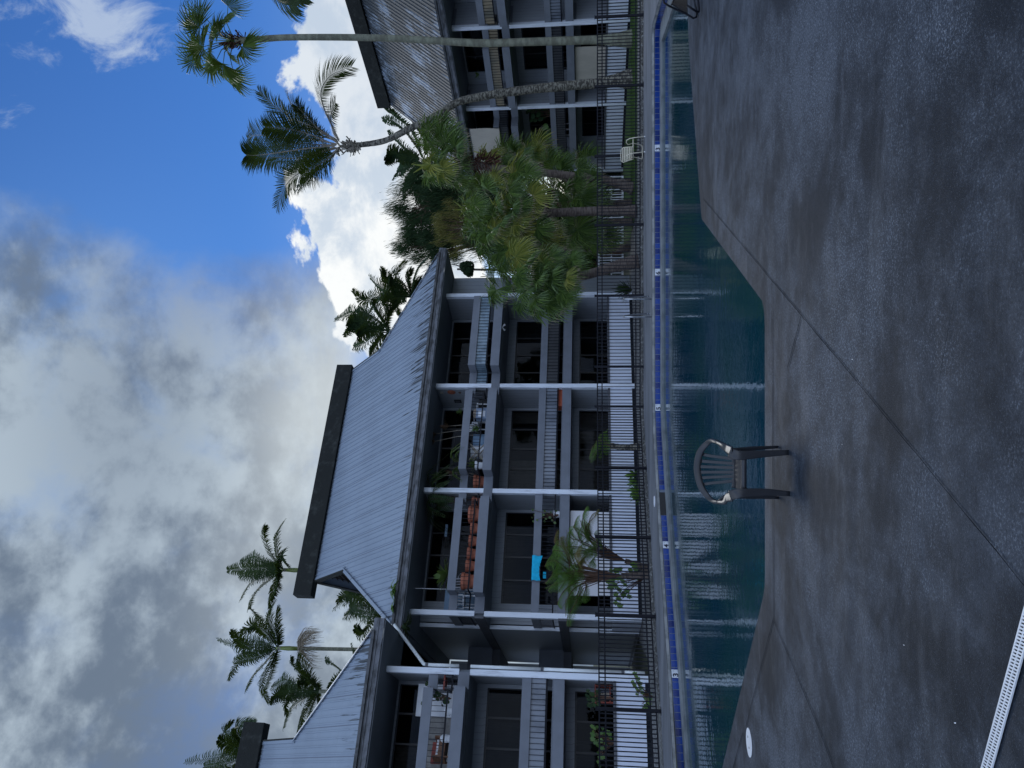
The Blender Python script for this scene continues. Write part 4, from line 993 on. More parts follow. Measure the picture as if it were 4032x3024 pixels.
# --- fan palm grove between the two wings
def z5(X, Y): return (1650 + .4219 * X, 450 + .4219 * Y)
def fan_crown(root, centre, dist, hubs, Rr, mt_i, seed, nseg=36):
    rs = random.Random(seed); g = Vector(root.location); c = P(*z5(*centre), dist); cr = LMB(g); pe = LMB(g)
    extra = []
    for (hx, hy, az_, size, yel) in hubs:
        for _ in range(1 if seed == 33 else 2):
            k_ = rs.uniform(.35, 1.0); extra.append((centre[0] + (hx - centre[0]) * k_ + rs.uniform(-75, 75), centre[1] + (hy - centre[1]) * k_ + rs.uniform(-75, 75), rs.choice((None, None, rs.uniform(215, 325))), size * rs.uniform(.75, .95), .9 if yel > .5 and rs.random() < .6 else 0))
    for (hx, hy, az_, size, yel) in list(hubs) + extra:
        dz = rs.uniform(-1.3, .5); hub = P(*z5(hx, hy), dist + dz)
        d = hub - c; ax = (d.normalized() + Vector((0, 0, -.55))).normalized()
        if az_ is not None:      # leaf turned to face the pool
            a = R(az_); ax = Vector((math.cos(a), -.35, math.sin(a))); nr = Vector((rs.uniform(-.2, .2), -1, .45))
        else: nr = Vector((rs.uniform(-.5, .5), -.75, .7))
        pe.tube([c, (c + hub) / 2 + Vector((0, 0, .12)), hub], [.022, .016, .012], 4, cap=False)
        fan_leaf(cr, hub, ax, nr, Rr * size * 1.14, 30, 2.3 if az_ is not None else 1.75, .38, .75, Vector((.16, 0, -.15)), 1 if yel > .5 else 0, rs, 2 if yel > .8 or rs.random() < .35 else None, fold=.15)
    cr.build('crown', [M['leaf_fan'], M['leaf_fan_y'], M['leaf_fan_dry']], root); pe.build('petiole', M['leaf_fan'], root)
M['leaf_fan_dry'] = leafmat('dry_leaf_tip', (.20, .17, .11), (.34, .28, .20), .7, .2)
def grove(label, tp, rads, mt, dist): 
    b = P(*z5(*tp[0]), dist); b.z = 0
    r = palm('fan_palm', label, 'palm tree', b)
    pts = [b] + [P(*z5(*p_), dist) for p_ in tp[1:]]
    trunk('trunk', r, pts, rads, M[mt], 12, .03); return r
rg = random.Random(21)
def cloud(cx, cy, rx, ry, n, s0=.75, s1=1.05, yel=.2, face=.35):
    o = []
    for i in range(n):
        a = 2 * math.pi * (i + rg.random() * .8) / n; k = rg.uniform(.45, 1.0)
        o.append((cx + math.cos(a) * rx * k, cy + math.sin(a) * ry * k, None if rg.random() > face else rg.uniform(200, 340), rg.uniform(s0, s1), rg.random() < yel and .9 or 0))
    return o
r = grove('straight brown fan palm in the grove with pale yellow fans', [(2035, 905), (1900, 905), (1600, 905), (1350, 915), (1160, 925), (1000, 925)], [.24, .18, .165, .16, .16, .17], 'trunk_brown', 27.8)
fan_crown(r, (980, 925), 27.8, [(760, 865, 300, 1.15, .9), (950, 1085, 290, 1.3, .9), (1060, 760, 280, 1.1, .9), (1180, 1180, 275, 1.15, .9), (870, 560, 285, 1.2, .9), (700, 1080, 300, 1.0, .6), (840, 1250, 280, 1.0, .6), (1010, 560, 270, .8, 0), (640, 700, None, 1.0, 0),
    (600, 900, None, 1.0, 0), (620, 1100, None, 1.0, 0), (560, 1000, None, .9, 0), (500, 830, 120, .9, 0), (720, 620, None, .9, .6), (800, 1000, None, .9, 0), (900, 780, None, 1.0, 0), (700, 950, 100, .9, 0)], .78, 0, 31)
r = grove('fan palm of the grove leaning over the balconies of the middle wing', [(2000, 1370), (1850, 1415), (1700, 1460), (1560, 1500), (1450, 1520)], [.26, .2, .17, .16, .16], 'trunk_brown', 26.5)
fan_crown(r, (1400, 1510), 26.5, [(1160, 1530, 290, 1.05, .6), (1260, 1400, 300, .9, 0), (1060, 1560, 250, 1.0, 0), (900, 1330, 280, 1.1, .6), (1000, 1620, 200, .9, 0), (1150, 1660, 230, 1.1, 0), (1250, 1720, 250, 1.1, 0), (1330, 1560, 300, .9, .6),
    (720, 1640, 150, .95, 0), (870, 1590, 180, .9, 0), (1100, 1780, 240, 1.15, 0), (1240, 1800, 270, 1.0, 0), (980, 1460, None, 1.0, 0), (820, 1480, None, .9, 0), (1050, 1400, None, 1.0, 0), (1400, 1440, 290, .9, 0), (950, 1760, 200, .9, 0), (1330, 1650, 270, .9, 0), (700, 1500, None, .8, 0)], .82, 0, 32)
r = grove('tall fan palm with a red-brown fibre skirt under its crown before the stained roof', [(2010, 700), (1900, 660), (1720, 615), (1400, 570), (1100, 540), (800, 512), (560, 475), (430, 450)], [.25, .2, .17, .15, .15, .15, .16, .18], 'trunk_brown', 29.6)
g = Vector(r.location); sk = LMB(g); c = P(*z5(450, 452), 29.6)
for i in range(260):
    a = rnd.uniform(0, 6.28); z = rnd.uniform(-1.15, .55); rr = rnd.uniform(.1, .5) * (1.1 - abs(z + .3) * .5); q0 = c + Vector((math.cos(a) * .12, math.sin(a) * .12, z)); q1 = q0 + Vector((math.cos(a) * rr, math.sin(a) * rr, -rnd.uniform(0, .35)))
    sk.bar(q0, q1, .05, .02, up=(0, 0, 1), w2=.01)
sk.build('dead_skirt', M['fibre'], r)
fan_crown(r, (420, 450), 29.6, [(110, 470, 130, 1.0, .55), (200, 150, 60, 1.15, 0), (120, 300, 110, 1.0, 0), (240, 260, 40, 1.0, 0), (90, 150, 80, .9, 0), (260, 380, None, 1.0, 0), (330, 300, 20, .9, 0), (180, 400, 120, .9, 0), (300, 190, 10, .9, 0), (60, 260, 100, .9, 0), (230, 560, 220, .9, 0), (360, 620, 250, .8, 0), (140, 560, 170, .9, 0), (220, 90, 60, .8, 0)], .82, 0, 33)
def dark_palm(label, base, top, dist, hubs, seed, Rr=.85):
    r = grove(label, [base, ((base[0] + top[0]) / 2, base[1]), top], [.17, .13, .13], 'trunk_brown', dist); fan_crown(r, top, dist, hubs, Rr, 0, seed)
dark_palm('low round-fanned palm on the middle wing side of the straight palm trunk', (1960, 1010), (1480, 1040), 30.5, [(1475, 1080, 275, 1.25, 0), (1380, 1250, 300, .9, 0), (1300, 1000, 120, .9, 0), (1560, 1180, 300, .9, 0), (1640, 1000, 250, .8, 0), (1720, 1180, 280, .9, 0), (1380, 930, 100, .8, 0), (1780, 1140, 290, .8, 0)], 34)
dark_palm('low round-fanned palm on the stained-roof side of the straight palm trunk', (1960, 830), (1540, 790), 30.5, [(1500, 755, 265, 1.25, 0), (1300, 620, 100, .95, 0), (1420, 480, 80, .9, 0), (1250, 480, 60, 1.0, 0), (1400, 640, 200, .8, 0), (1560, 400, 60, .9, 0), (1550, 560, 40, .9, 0), (1700, 780, 300, .7, 0), (1280, 820, None, .9, 0)], 35)
dark_palm('fan palm of the grove reaching in front of the beige balcony blind', (1990, 640), (1000, 420), 31.5, [(640, 360, 150, 1.0, .9), (820, 330, 90, 1.0, 0), (700, 560, 150, 1.0, .6), (1000, 330, 40, 1.0, 0), (930, 430, 250, 1.0, .6), (1120, 300, 30, 1.0, .6), (1180, 420, 300, .9, 0), (760, 450, 200, .9, 0), (560, 600, 140, .9, 0), (500, 700, 160, .9, 0), (460, 640, 120, .8, 0)], 36)
dark_palm('fan palm at the back of the grove with its crown against the pale sky gap', (1960, 1250), (760, 1190), 32.5, [(480, 880, 120, 1.0, .55), (560, 1080, 160, 1.0, 0), (600, 1240, 180, 1.0, 0), (700, 1330, 200, 1.0, 0), (800, 1400, 260, 1.0, .6), (900, 1400, 270, 1.0, .6), (520, 960, 100, .9, 0), (470, 1060, 120, .9, 0), (640, 1150, 60, .9, 0), (1000, 1320, 290, 1.0, 0), (1100, 1380, 290, .9, 0), (780, 1270, None, 1.0, 0), (860, 1180, None, .9, 0), (700, 1000, None, .9, 0), (930, 1250, None, 1.0, 0)], 37, .9)

# --- loose background trees and shrubs
def leafy(name, label, cat, c, rad, nl, mt, leaf=.22, trunk_h=None, seed=1, droop=.4, group=None, branches=14, clump=.32, strands=False):
    rs = random.Random(seed); c = Vector(c); g = Vector((c.x, c.y, 0)); r = empty(name, tuple(g)); tag(r, label, cat, group)
    tr = LMB(g); top = c; tr.tube([g, g.lerp(c, .5) + Vector((rs.uniform(-.3, .3), 0, 0)), c], [.05 * rad[2] + .05, .04 * rad[2] + .03, .02 * rad[2] + .02], 8)
    ends = []
    for i in range(branches):
        while True:
            v = Vector((rs.uniform(-1, 1), rs.uniform(-1, 1), rs.uniform(-1, 1)))
            if .35 < v.length < 1: break
        e = c + Vector((v.x * rad[0], v.y * rad[1], v.z * rad[2])); s_ = g.lerp(c, rs.uniform(.55, 1)); ends.append(e)
        tr.tube([s_, s_.lerp(e, .5) + Vector((0, 0, .1 * rad[2])), e], [.02 * rad[2] + .015, .012 * rad[2] + .01, .008], 5)
    tr.build('trunk', M['stem'], r)
    lb = LMB(g)
    for i in range(nl):
        e = rs.choice(ends); v = Vector((rs.gauss(0, 1), rs.gauss(0, 1), rs.gauss(0, 1))) * clump
        p = e + Vector((v.x * rad[0], v.y * rad[1], v.z * rad[2])); d = Vector((rs.uniform(-1, 1), rs.uniform(-1, 1), rs.uniform(-1, .6) - droop)).normalized(); s_ = d.cross(Vector((rs.uniform(-1, 1), rs.uniform(-1, 1), rs.uniform(-1, 1)))).normalized(); L = leaf * rs.uniform(.6, 1.3)
        if strands: d = (d * .5 + Vector((.35, 0, -.75))).normalized(); L *= 2.6; w_ = .035
        else: w_ = .13
        lb.add([p, p + d * L * .5 + s_ * L * w_, p + d * L + Vector((0, 0, -L * .15)), p + d * L * .5 - s_ * L * w_], [(0, 1, 2, 3)])
    lb.build('crown', M[mt], r); return r
leafy('broadleaf_tree', 'dark wispy tree behind the grove rising next to the windswept palm', 'tree', P(1690, 800, 47), (2.2, 2.0, 2.6), 19800, 'leaf_dark', .15, seed=41, group='trees behind the grove', branches=60, clump=.12, strands=True)
leafy('broadleaf_tree', 'dark wispy tree behind the eave corner of the middle wing', 'tree', P(1690, 960, 49), (2.0, 2.0, 2.4), 17600, 'leaf_dark', .15, seed=42, group='trees behind the grove', branches=56, clump=.12, strands=True)
leafy('broadleaf_tree', 'thin tree with brownish seed clusters beside the pale sky gap', 'tree', P(1800, 900, 44), (1.6, 1.4, 1.6), 5720, 'leaf_fern_y', .10, seed=43, group='trees behind the grove', branches=40, clump=.11, strands=True)
leafy('broadleaf_tree', 'dense dark tree low behind the grove trunks', 'tree', P(2130, 790, 43), (3.4, 1.8, 2.2), 24200, 'leaf_dark', .01, seed=44, group='trees behind the grove', branches=80, clump=.13, strands=True)
leafy('broadleaf_tree', 'dark bushy tree behind the straight palm trunk of the grove', 'tree', P(2210, 1000, 41), (2.4, 1.6, 1.8), 15400, 'leaf_dark', .16, seed=45, group='trees behind the grove', branches=60, clump=.12, strands=True)
leafy('broadleaf_tree', 'tall dark tree between the windswept palm and the stained roof', 'tree', P(1760, 690, 46), (2.0, 1.6, 2.4), 15400, 'leaf_dark', .16, seed=46, group='trees behind the grove', branches=56, clump=.12, strands=True)
leafy('broadleaf_tree', 'dark drooping tree in the middle of the grove behind its crowns', 'tree', P(1960, 800, 40), (3.2, 1.6, 2.4), 16000, 'leaf_dark', .16, seed=51, group='trees behind the grove', branches=90, clump=.13, strands=True)
leafy('shrub', 'bright green shrub behind the white fence stretch nearest the stained-roof wing', 'shrub', P(2300, 760, 39), (.7, .6, .6), 900, 'leaf_shade', .22, seed=47, group='shrubs behind the white fence')
leafy('shrub', 'bright green shrub behind the white fence stretch nearest the middle wing', 'shrub', P(2290, 1040, 39), (.6, .6, .6), 800, 'leaf_shade', .22, seed=48, group='shrubs behind the white fence')
hd = MB(); rs = random.Random(50)
for i in range(16000):
    x, y, z = rs.uniform(3, 15), rs.uniform(43.5, 46.5), abs(rs.gauss(0, 1.6)); d = Vector((rs.uniform(-1, 1), rs.uniform(-1, 1), rs.uniform(-.8, .8))).normalized(); s_ = d.cross(Vector((rs.uniform(-1, 1), 1, .3))).normalized(); L = rs.uniform(.15, .35)
    p = Vector((x, y, z)); hd.add([p, p + d * L * .5 + s_ * L * .2, p + d * L, p + d * L * .5 - s_ * L * .2], [(0, 1, 2, 3)])
tag(hd.build('hedge_growth', M['leaf_dark']), 'dark green hedge growth filling the gap behind the white fence', 'hedge', kind='stuff')
# odd thin tree with dark fruit clusters in the sky gap
ft = empty('fruit_tree', tuple(Vector((P(1830, 1062, 45).x, 45, 0)))); tag(ft, 'thin bare stem with dark round fruit clusters in the pale sky gap', 'tree', 'trees behind the grove')
g = Vector(ft.location); lb = LMB(g); lb.tube([g, P(1950, 1063, 45), P(1800, 1060, 45)], [.1, .07, .06], 8); lb.tube([P(1850, 1062, 45), P(1800, 1045, 45), P(1778, 1040, 45)], [.05, .04, .02], 6); lb.build('trunk', M['trunk_brown'], ft)
lb = LMB(g)
for cx, cy in ((1822, 1046), (1828, 1058), (1850, 1044), (1850, 1060), (1838, 1070), (1846, 1076), (1836, 1042)):
    c = P(cx, cy, 45)
    for k in range(60):
        v = Vector((rnd.gauss(0, 1), rnd.gauss(0, 1), rnd.gauss(0, 1))).normalized() * .2; p = c + v; s_ = .07
        lb.add([p + Vector((0, 0, s_)), p + Vector((s_, 0, -s_)), p + Vector((-s_, s_, -s_)), p + Vector((-s_, -s_, -s_))], [(0, 1, 2), (0, 2, 3), (0, 3, 1), (1, 3, 2)])
lb.build('fruit_cluster', M['leaf_dark'], ft)

# white picket fences behind
def picket_run(x0, x1, label):
    a, b = G(2460, x0), G(2460, x1); a = Vector((a.x, a.y, 0)); b = Vector((b.x, b.y, 0)); d = (b - a); L = d.length; d.normalize(); r = empty('white_fence', tuple(a), math.atan2(d.y, d.x)); tag(r, label, 'fence', 'white fences behind the grove')
    mb = MB(); k = int(L / .125)
    for j in range(k + 1): mb.box(j * .125, j * .125 + .05, -.02, .02, .10, 1.22)
    mb.build('picket_panel', M['white'], r); MB().box(0, L, -.035, -.021, .06, .16).build('rail', M['white'], r); MB().box(0, L, -.035, -.021, .62, .68).build('rail', M['white'], r); rl = MB(); rl.box(-.05, L + .05, -.06, .06, 1.222, 1.30); rl.build('rail', M['white'], r)
picket_run(828, 692, 'white picket fence stretch nearest the stained-roof wing, behind leaning trunks'); picket_run(958, 852, 'white picket fence stretch behind the straight palm trunk')
picket_run(1086, 1000, 'white picket fence stretch beside the end of the middle wing')
MB_w = MB(); 
# pale walls glimpsed behind the white fence
o = MB().box(1.5, 16, 50, 50.3, 0, 3.2).build('garden_wall', M['grey']); tag(o, 'grey garden wall glimpsed behind the white picket fences', 'wall')

# --- tree ferns
def f3(X, Y): return (2100 + .3014 * X, 2000 + .3014 * Y)
DF = 24.5
def fern_frond(mb, pts, ll, n=26, mi=0, rs=rnd):
    """bipinnate fern frond: each side branch is itself a small feather"""
    pts = [Vector(p) for p in pts]; Q = [pts[0] * 2 - pts[1]] + pts + [pts[-1] * 2 - pts[-2]]; C = []
    for i in range(1, len(Q) - 2):
        for j in range(8):
            t_ = j / 8; a, b, c, d = Q[i - 1], Q[i], Q[i + 1], Q[i + 2]
            C.append(.5 * ((2 * b) + (c - a) * t_ + (2 * a - 5 * b + 4 * c - d) * t_ ** 2 + (3 * b - a - 3 * c + d) * t_ ** 3))
    C.append(pts[-1]); mb.tube(C, [.014 * (1 - .8 * i / len(C)) for i in range(len(C))], 4, 1, cap=False)
    for i in range(n):
        t_ = .06 + .93 * i / n; k = t_ * (len(C) - 1); i0 = min(int(k), len(C) - 2); p = C[i0].lerp(C[i0 + 1], k - i0); d = (C[min(i0 + 2, len(C) - 1)] - C[max(i0 - 1, 0)]).normalized()
        s_ = d.cross(Vector((0, 0, 1)));
        if s_.length < .2: s_ = d.cross(Vector((.2, 1, 0)))
        s_.normalize(); L = ll * 1.15 * math.sin(math.pi * min(1, t_ * .85 + .13)) ** .7 * rs.uniform(.88, 1.1)
        for sg in (-1, 1):
            dr = (s_ * sg + d * .45 + Vector((0, 0, -.35))).normalized(); wv = (d - dr * d.dot(dr)).normalized(); m_ = 12
            for q_ in range(m_):
                u = (q_ + .5) / m_; c_ = p + dr * L * u + Vector((0, 0, -.25 * L * u * u)); lw = .046 * (1 - u * .7); st_ = L / m_ * .5
                for s2 in (-1, 1):
                    e = c_ + wv * s2 * lw + dr * st_ * .8 + Vector((0, 0, -.02)); mb.add([c_ - dr * st_ * .5, c_ + dr * st_ * .5, e], [(0, 1, 2)], mi)
def tree_fern(label, base, top, fr, seed, leans):
    rs = random.Random(seed); b = G(*f3(*base)); b = Vector((b.x, b.y, 0)); D_ = b.y; r = empty('tree_fern', tuple(b)); tag(r, label, 'tree fern', 'tree ferns')
    c = P(*f3(*top), D_); trunk('trunk', r, [b, b.lerp(c, .5), c], [.13, .085, .07], M['trunk_brown'], 10, .08)
    g = Vector(b); cr = LMB(g); stp = LMB(g)
    fr = fr + [([(X + rs.uniform(-45, 45), Y + rs.uniform(-55, 55)) for X, Y in pl], mi, ll * .9) for pl, mi, ll in fr]
    for i, (pl, mi, ll) in enumerate(fr):
        dz = rs.uniform(-.8, .5); k = len(pl); pts = [P(*f3(*p_), D_ + dz * (j + 1) / k) for j, p_ in enumerate(pl)]
        stp.tube([c, c.lerp(pts[0], .5) + Vector((0, 0, .05)), pts[0]], [.018, .013, .012], 5, cap=False)
        fern_frond(cr, pts, ll, 19, mi, rs)
    cr.build('crown', [M['leaf_fern'], M['stem'], M['leaf_fern_y']], r); stp.build('frond_stem', M['stem'], r); return r
tree_fern('upright tree fern with tall browning fronds before the off-white blind', (1500, 800), (1200, 690), [
    ([(700, 400), (640, 200), (660, 80), (690, 0)], 0, .26), ([(760, 380), (720, 230), (760, 100), (820, 50)], 2, .22), ([(680, 380), (560, 300), (540, 200), (580, 110)], 0, .24), ([(600, 420), (500, 400), (460, 340), (470, 300)], 0, .22),
    ([(620, 520), (480, 520), (430, 450), (440, 330)], 0, .24), ([(760, 450), (700, 330), (680, 220)], 0, .24), ([(800, 500), (720, 430), (640, 480), (560, 560)], 0, .22), ([(820, 560), (740, 540), (640, 600)], 0, .22), ([(850, 480), (820, 400), (790, 330)], 0, .2),
    ([(700, 560), (600, 560), (520, 600), (450, 560)], 0, .22), ([(800, 640), (760, 700), (700, 780)], 0, .2), ([(640, 470), (590, 380), (560, 260)], 0, .22), ([(720, 420), (650, 320), (620, 200)], 0, .24), ([(780, 600), (680, 640), (600, 700)], 0, .2)], 61, None)
tree_fern('broad tree fern directly under the cyan towel behind the fence', (1520, 880), (1150, 880), [
    ([(520, 800), (400, 560), (280, 420), (320, 280)], 2, .27), ([(500, 760), (420, 640), (320, 560), (240, 540)], 0, .3), ([(480, 830), (330, 720), (220, 700), (140, 760)], 0, .32), ([(500, 880), (360, 860), (230, 900), (150, 1000)], 0, .32), ([(520, 930), (400, 940), (270, 990), (180, 1080)], 0, .3),
    ([(600, 760), (560, 680), (540, 620), (600, 590)], 2, .26), ([(560, 780), (620, 700), (600, 820), (560, 840)], 2, .26), ([(600, 950), (500, 960), (440, 1060), (500, 1140)], 0, .28), ([(560, 980), (420, 1060), (340, 1180), (310, 1270)], 0, .28), ([(620, 1000), (560, 1150), (430, 1250), (420, 1420)], 0, .28), ([(640, 1020), (560, 1240), (480, 1380), (470, 1560)], 0, .27),
    ([(660, 900), (540, 880), (480, 960), (560, 1080)], 0, .28), ([(700, 1000), (660, 1120), (620, 1220)], 0, .2), ([(460, 860), (360, 800), (280, 820), (230, 880)], 0, .3), ([(640, 840), (540, 830), (440, 860), (360, 940)], 0, .3), ([(600, 880), (480, 900), (380, 1000), (330, 1100)], 0, .28), ([(640, 980), (520, 1060), (450, 1180), (380, 1300)], 0, .27), ([(560, 820), (430, 700), (340, 640), (300, 660)], 0, .3), ([(500, 720), (420, 560), (360, 480), (330, 400)], 2, .25)], 62, None)
# small tree fern in front of the beige curtains
def t3(X, Y): return (1550 + .4973 * X, 1500 + .4973 * Y)
b = G(*t3(1945, 520)); b = Vector((b.x, b.y, 0)); r = empty('tree_fern', tuple(b)); tag(r, 'small tree fern with mossy trunk before the beige ground floor curtains', 'tree fern', 'tree ferns'); D_ = b.y
c = P(*t3(1715, 515), D_); trunk('trunk', r, [b, P(*t3(1830, 525), D_), c], [.13, .10, .11], M['trunk_rough'], 10, .08)
cr = LMB(b)
for pl in ([(1715, 515), (1650, 500), (1600, 560), (1550, 650)], [(1715, 515), (1640, 460), (1640, 420), (1690, 395)], [(1710, 510), (1590, 510), (1560, 560), (1545, 620)], [(1710, 505), (1620, 470), (1600, 500), (1570, 570)], [(1712, 520), (1650, 560), (1620, 610)], [(1712, 510), (1660, 440), (1680, 400)]):
    fern_frond(cr, [P(*t3(*p_), D_ + rnd.uniform(-.3, .3)) for p_ in pl], .2, 26, 0)
cr.build('crown', [M['leaf_fern'], M['stem']], r)

# --- rosettes, climbers and big-leaf plants on the ground
def rosette(name, label, pos, n, L, wd, mt, seed, up=.8, droop=.8, group=None, cat='plant', pot=None):
    rs = random.Random(seed); r = empty(name, tuple(pos)); tag(r, label, cat, group); mb = MB()
    for i in range(n):
        a = 2 * math.pi * (i + rs.random() * .6) / n * 1.618; e = rs.uniform(.25, 1.2) * up; d = Vector((math.cos(a) * math.cos(e), math.sin(a) * math.cos(e), math.sin(e))); s_ = Vector((-math.sin(a), math.cos(a), 0)); l_ = L * rs.uniform(.7, 1.1)
        p = Vector((0, 0, rs.uniform(0, .05))); v = []; 
        for k in range(5):
            u = k / 4; w_ = wd * (.55 + .9 * math.sin(math.pi * min(1, u * .8 + .15)) ** 1.0) * (1 if k < 4 else .05) * .5
            v += [p - s_ * w_ + Vector((0, 0, w_ * .3)), p + s_ * w_ + Vector((0, 0, w_ * .3))]
            d = (d + Vector((0, 0, -droop * .22 * rs.uniform(.7, 1.3)))).normalized(); p = p + d * l_ / 4
        mb.add(v, [(2 * k, 2 * k + 2, 2 * k + 3, 2 * k + 1) for k in range(4)])
    mb.build('leaves', M[mt], r); return r
def bigleaf(name, label, base, targets, mt, size, seed, cat='plant', group=None, lobes=True):
    rs = random.Random(seed); base = Vector(base); r = empty(name, tuple(base)); tag(r, label, cat, group); lb = LMB(base); stp = LMB(base)
    for p in targets:
        p = Vector(p); stp.tube([base, base.lerp(p, .6) + Vector((0, 0, .12)), p], [.012, .008, .005], 4, cap=False)
        nr = Vector((rs.uniform(-.5, .5), -1, rs.uniform(.1, .8))).normalized(); ax = (p - base); ax.z = -abs(ax.z) * .4 - .3; ax = (ax - nr * ax.dot(nr)).normalized(); s_ = nr.cross(ax); S_ = size * rs.uniform(.7, 1.2); k = 14; v = [p]
        for j in range(k + 1):
            th = -2.7 + 5.4 * j / k; rr = S_ * (.75 + .35 * math.cos(th)) * (1 if (j % 2 or not lobes) else .72); v.append(p + (ax * math.cos(th) + s_ * math.sin(th) * .85) * rr + Vector((0, 0, -rr * .15)))
        lb.add(v, [(0, j, j + 1) for j in range(1, k + 1)])
    lb.build('leaves', M[mt], r); stp.build('stem', M['stem'], r); return r
rs = random.Random(70)
b = G(*f3(1480, 900)); pts = [P(*f3(X, Y), b.y - .5 + rs.uniform(-.4, .3)) for X, Y in [(1000, 820), (1060, 900), (980, 880), (960, 960), (1040, 1000), (1120, 920), (1180, 1000), (1100, 1060), (1160, 1120), (1230, 1150), (1060, 1120), (1090, 1180), (1200, 1080), (980, 1030), (1060, 1230), (1110, 1260), (1150, 960), (1060, 820), (1120, 800), (1000, 940), (1230, 880), (1290, 760), (1320, 820), (1280, 870), (1330, 900), (1250, 820), (1350, 760), (1380, 860)]]
bigleaf('climber', 'broad lobed leaves of a climbing plant around the tree fern bases behind the fence', (b.x, b.y, 0), pts, 'leaf_shade', .15, 71)
def z7b(X, Y): return (2250 + .2857 * X, 2550 + .2857 * Y)
b = G(*z7b(1120, 680)); pts = [P(*z7b(X, Y), b.y + rs.uniform(-.25, .2)) for X, Y in [(860, 370), (880, 400), (900, 440), (830, 480), (850, 520), (880, 560), (900, 600), (890, 640), (920, 500), (940, 560), (1000, 640), (1040, 660), (1060, 700), (1000, 700), (1080, 620), (1050, 740), (1000, 800), (980, 840), (1080, 700), (960, 620)]]
bigleaf('climber', 'light green vine growing at the foot of the post with the downpipe', (b.x, b.y, 0), pts, 'leaf_shade', .10, 72)
c = Mw(-13.0, -1.6, 1.1); pts = [P(*z7b(X, Y), c.y + rs.uniform(-.25, .2)) for X, Y in [(270, 1090), (300, 1120), (340, 1100), (290, 1160), (320, 1200), (270, 1200), (270, 1260), (310, 1300), (420, 1120), (430, 1180), (480, 1170), (510, 1200), (530, 1250), (480, 1270), (440, 1230), (380, 1280), (350, 1340), (400, 1380), (360, 1440), (380, 1500), (360, 1560), (420, 1500), (380, 1620), (450, 1330), (400, 1180)]]
bigleaf('potted_plant', 'green lobed plant reaching over the white lanai wall of the downpipe wing', P(*z7b(600, 1300), c.y), pts, 'leaf_shade', .10, 73)
b = P(*z7b(590, 700), c.y); pts = [P(*z7b(X, Y), c.y + rs.uniform(-.2, .2)) for X, Y in [(210, 600), (260, 640), (220, 700), (280, 720), (320, 700), (230, 780), (300, 780), (350, 740), (200, 660), (340, 620), (360, 780)]]
bigleaf('potted_plant', 'dark fine-leaved plant beside the red shelf on the ground lanai', b, pts, 'leaf_dark', .12, 74)
for i, (X, Y, n_, L) in enumerate(((1900, 740, 34, .42), (1905, 800, 30, .38), (1925, 870, 34, .45), (1935, 920, 26, .35))):
    b = G(*t3(X + 40, Y)); rosette('bromeliad', ['spiky green rosette nearest the small tree fern in the gravel bed', 'spiky green rosette second from the small tree fern in the gravel bed', 'spiky green rosette third from the small tree fern in the gravel bed', 'spiky green rosette nearest the broad tree fern in the gravel bed'][i], (b.x, b.y, .05), n_, L, .05, 'leaf_fern', 80 + i, 1.1, .5, 'rosette plants in the gravel bed')
b = G(2500, 1140); rosette('agave', 'dark upright spiky shrub at the middle wing end post by the pool ladder', (b.x, b.y, .1), 60, .75, .035, 'leaf_dark', 90, 1.25, .25)
b = G(2497, 1132); rosette('agave', 'smaller dark spiky plant next to the upright spiky shrub', (b.x + .9, b.y + .3, .05), 36, .45, .03, 'leaf_dark', 91, 1.2, .25)
# ferns rooted in the gutter
for i, (s_, bb, lab) in enumerate(((-8.15, -.93, 'bright green fern rooted in the gutter, farthest from the downpipe'), (-8.75, -.93, 'small fern sprig in the gutter, between the green fern and the downpipe'), (-9.30, -1.0, 'dark fern hanging below the gutter corner beside the slanted downpipe'))):
    p = Mw(s_, bb, 7.93 if i < 2 else 7.62); r = empty('gutter_fern', tuple(p)); tag(r, lab, 'fern', 'ferns in the gutter'); cr = MB()
    for k in range((14, 7, 16)[i]):
        a = rnd.uniform(0, 6.28); L = rnd.uniform(.25, .6) * (1 if i != 1 else .6); dz = (.5, .4, -.9)[i]
        d = Vector((math.cos(a), math.sin(a), 0)); frond(cr, [Vector((0, 0, 0)), d * L * .4 + Vector((0, 0, L * dz * .5)), d * L + Vector((0, 0, L * (dz * .3 - .2)))], .09, 14, .3, (0, 0, 0), .03, .1, .005, .1)
    cr.build('leaves', [M['leaf_fern'] if i < 2 else M['leaf_dark'], M['stem']], r)
# ------------------------------------------------------------------ placing by survey
def hit_b(x, y, b):       # main wing: point seen at pixel on the vertical plane b metres behind the facade
    r_ = ray(x, y); k = (b + P1.dot(NV)) / r_.dot(NV) if False else (b + P1.dot(NV)) / (r_.x * NV.x + r_.y * NV.y); return Vector((r_.x * k, r_.y * k, r_.z * k + EYE))
def hit_s(x, y, s):
    r_ = ray(x, y); k = (s + P1.dot(DV)) / (r_.x * DV.x + r_.y * DV.y); return Vector((r_.x * k, r_.y * k, r_.z * k + EYE))
def hit_S(x, y, b):       # right wing
    r_ = ray(x, y); k = (b + S0.dot(DV)) / (r_.x * DV.x + r_.y * DV.y); return Vector((r_.x * k, r_.y * k, r_.z * k + EYE))
def za(X, Y): return (1700 + .3014 * X, 1500 + .3014 * Y)
def zb(X, Y): return (1700 + .3014 * X, 1950 + .3014 * Y)
def zc(X, Y): return (1600 + .3164 * X, 2500 + .3164 * Y)
def t1_(X, Y): return (1550 + .4973 * X, .4973 * Y)
def setz(v, z): return Vector((v.x, v.y, z))
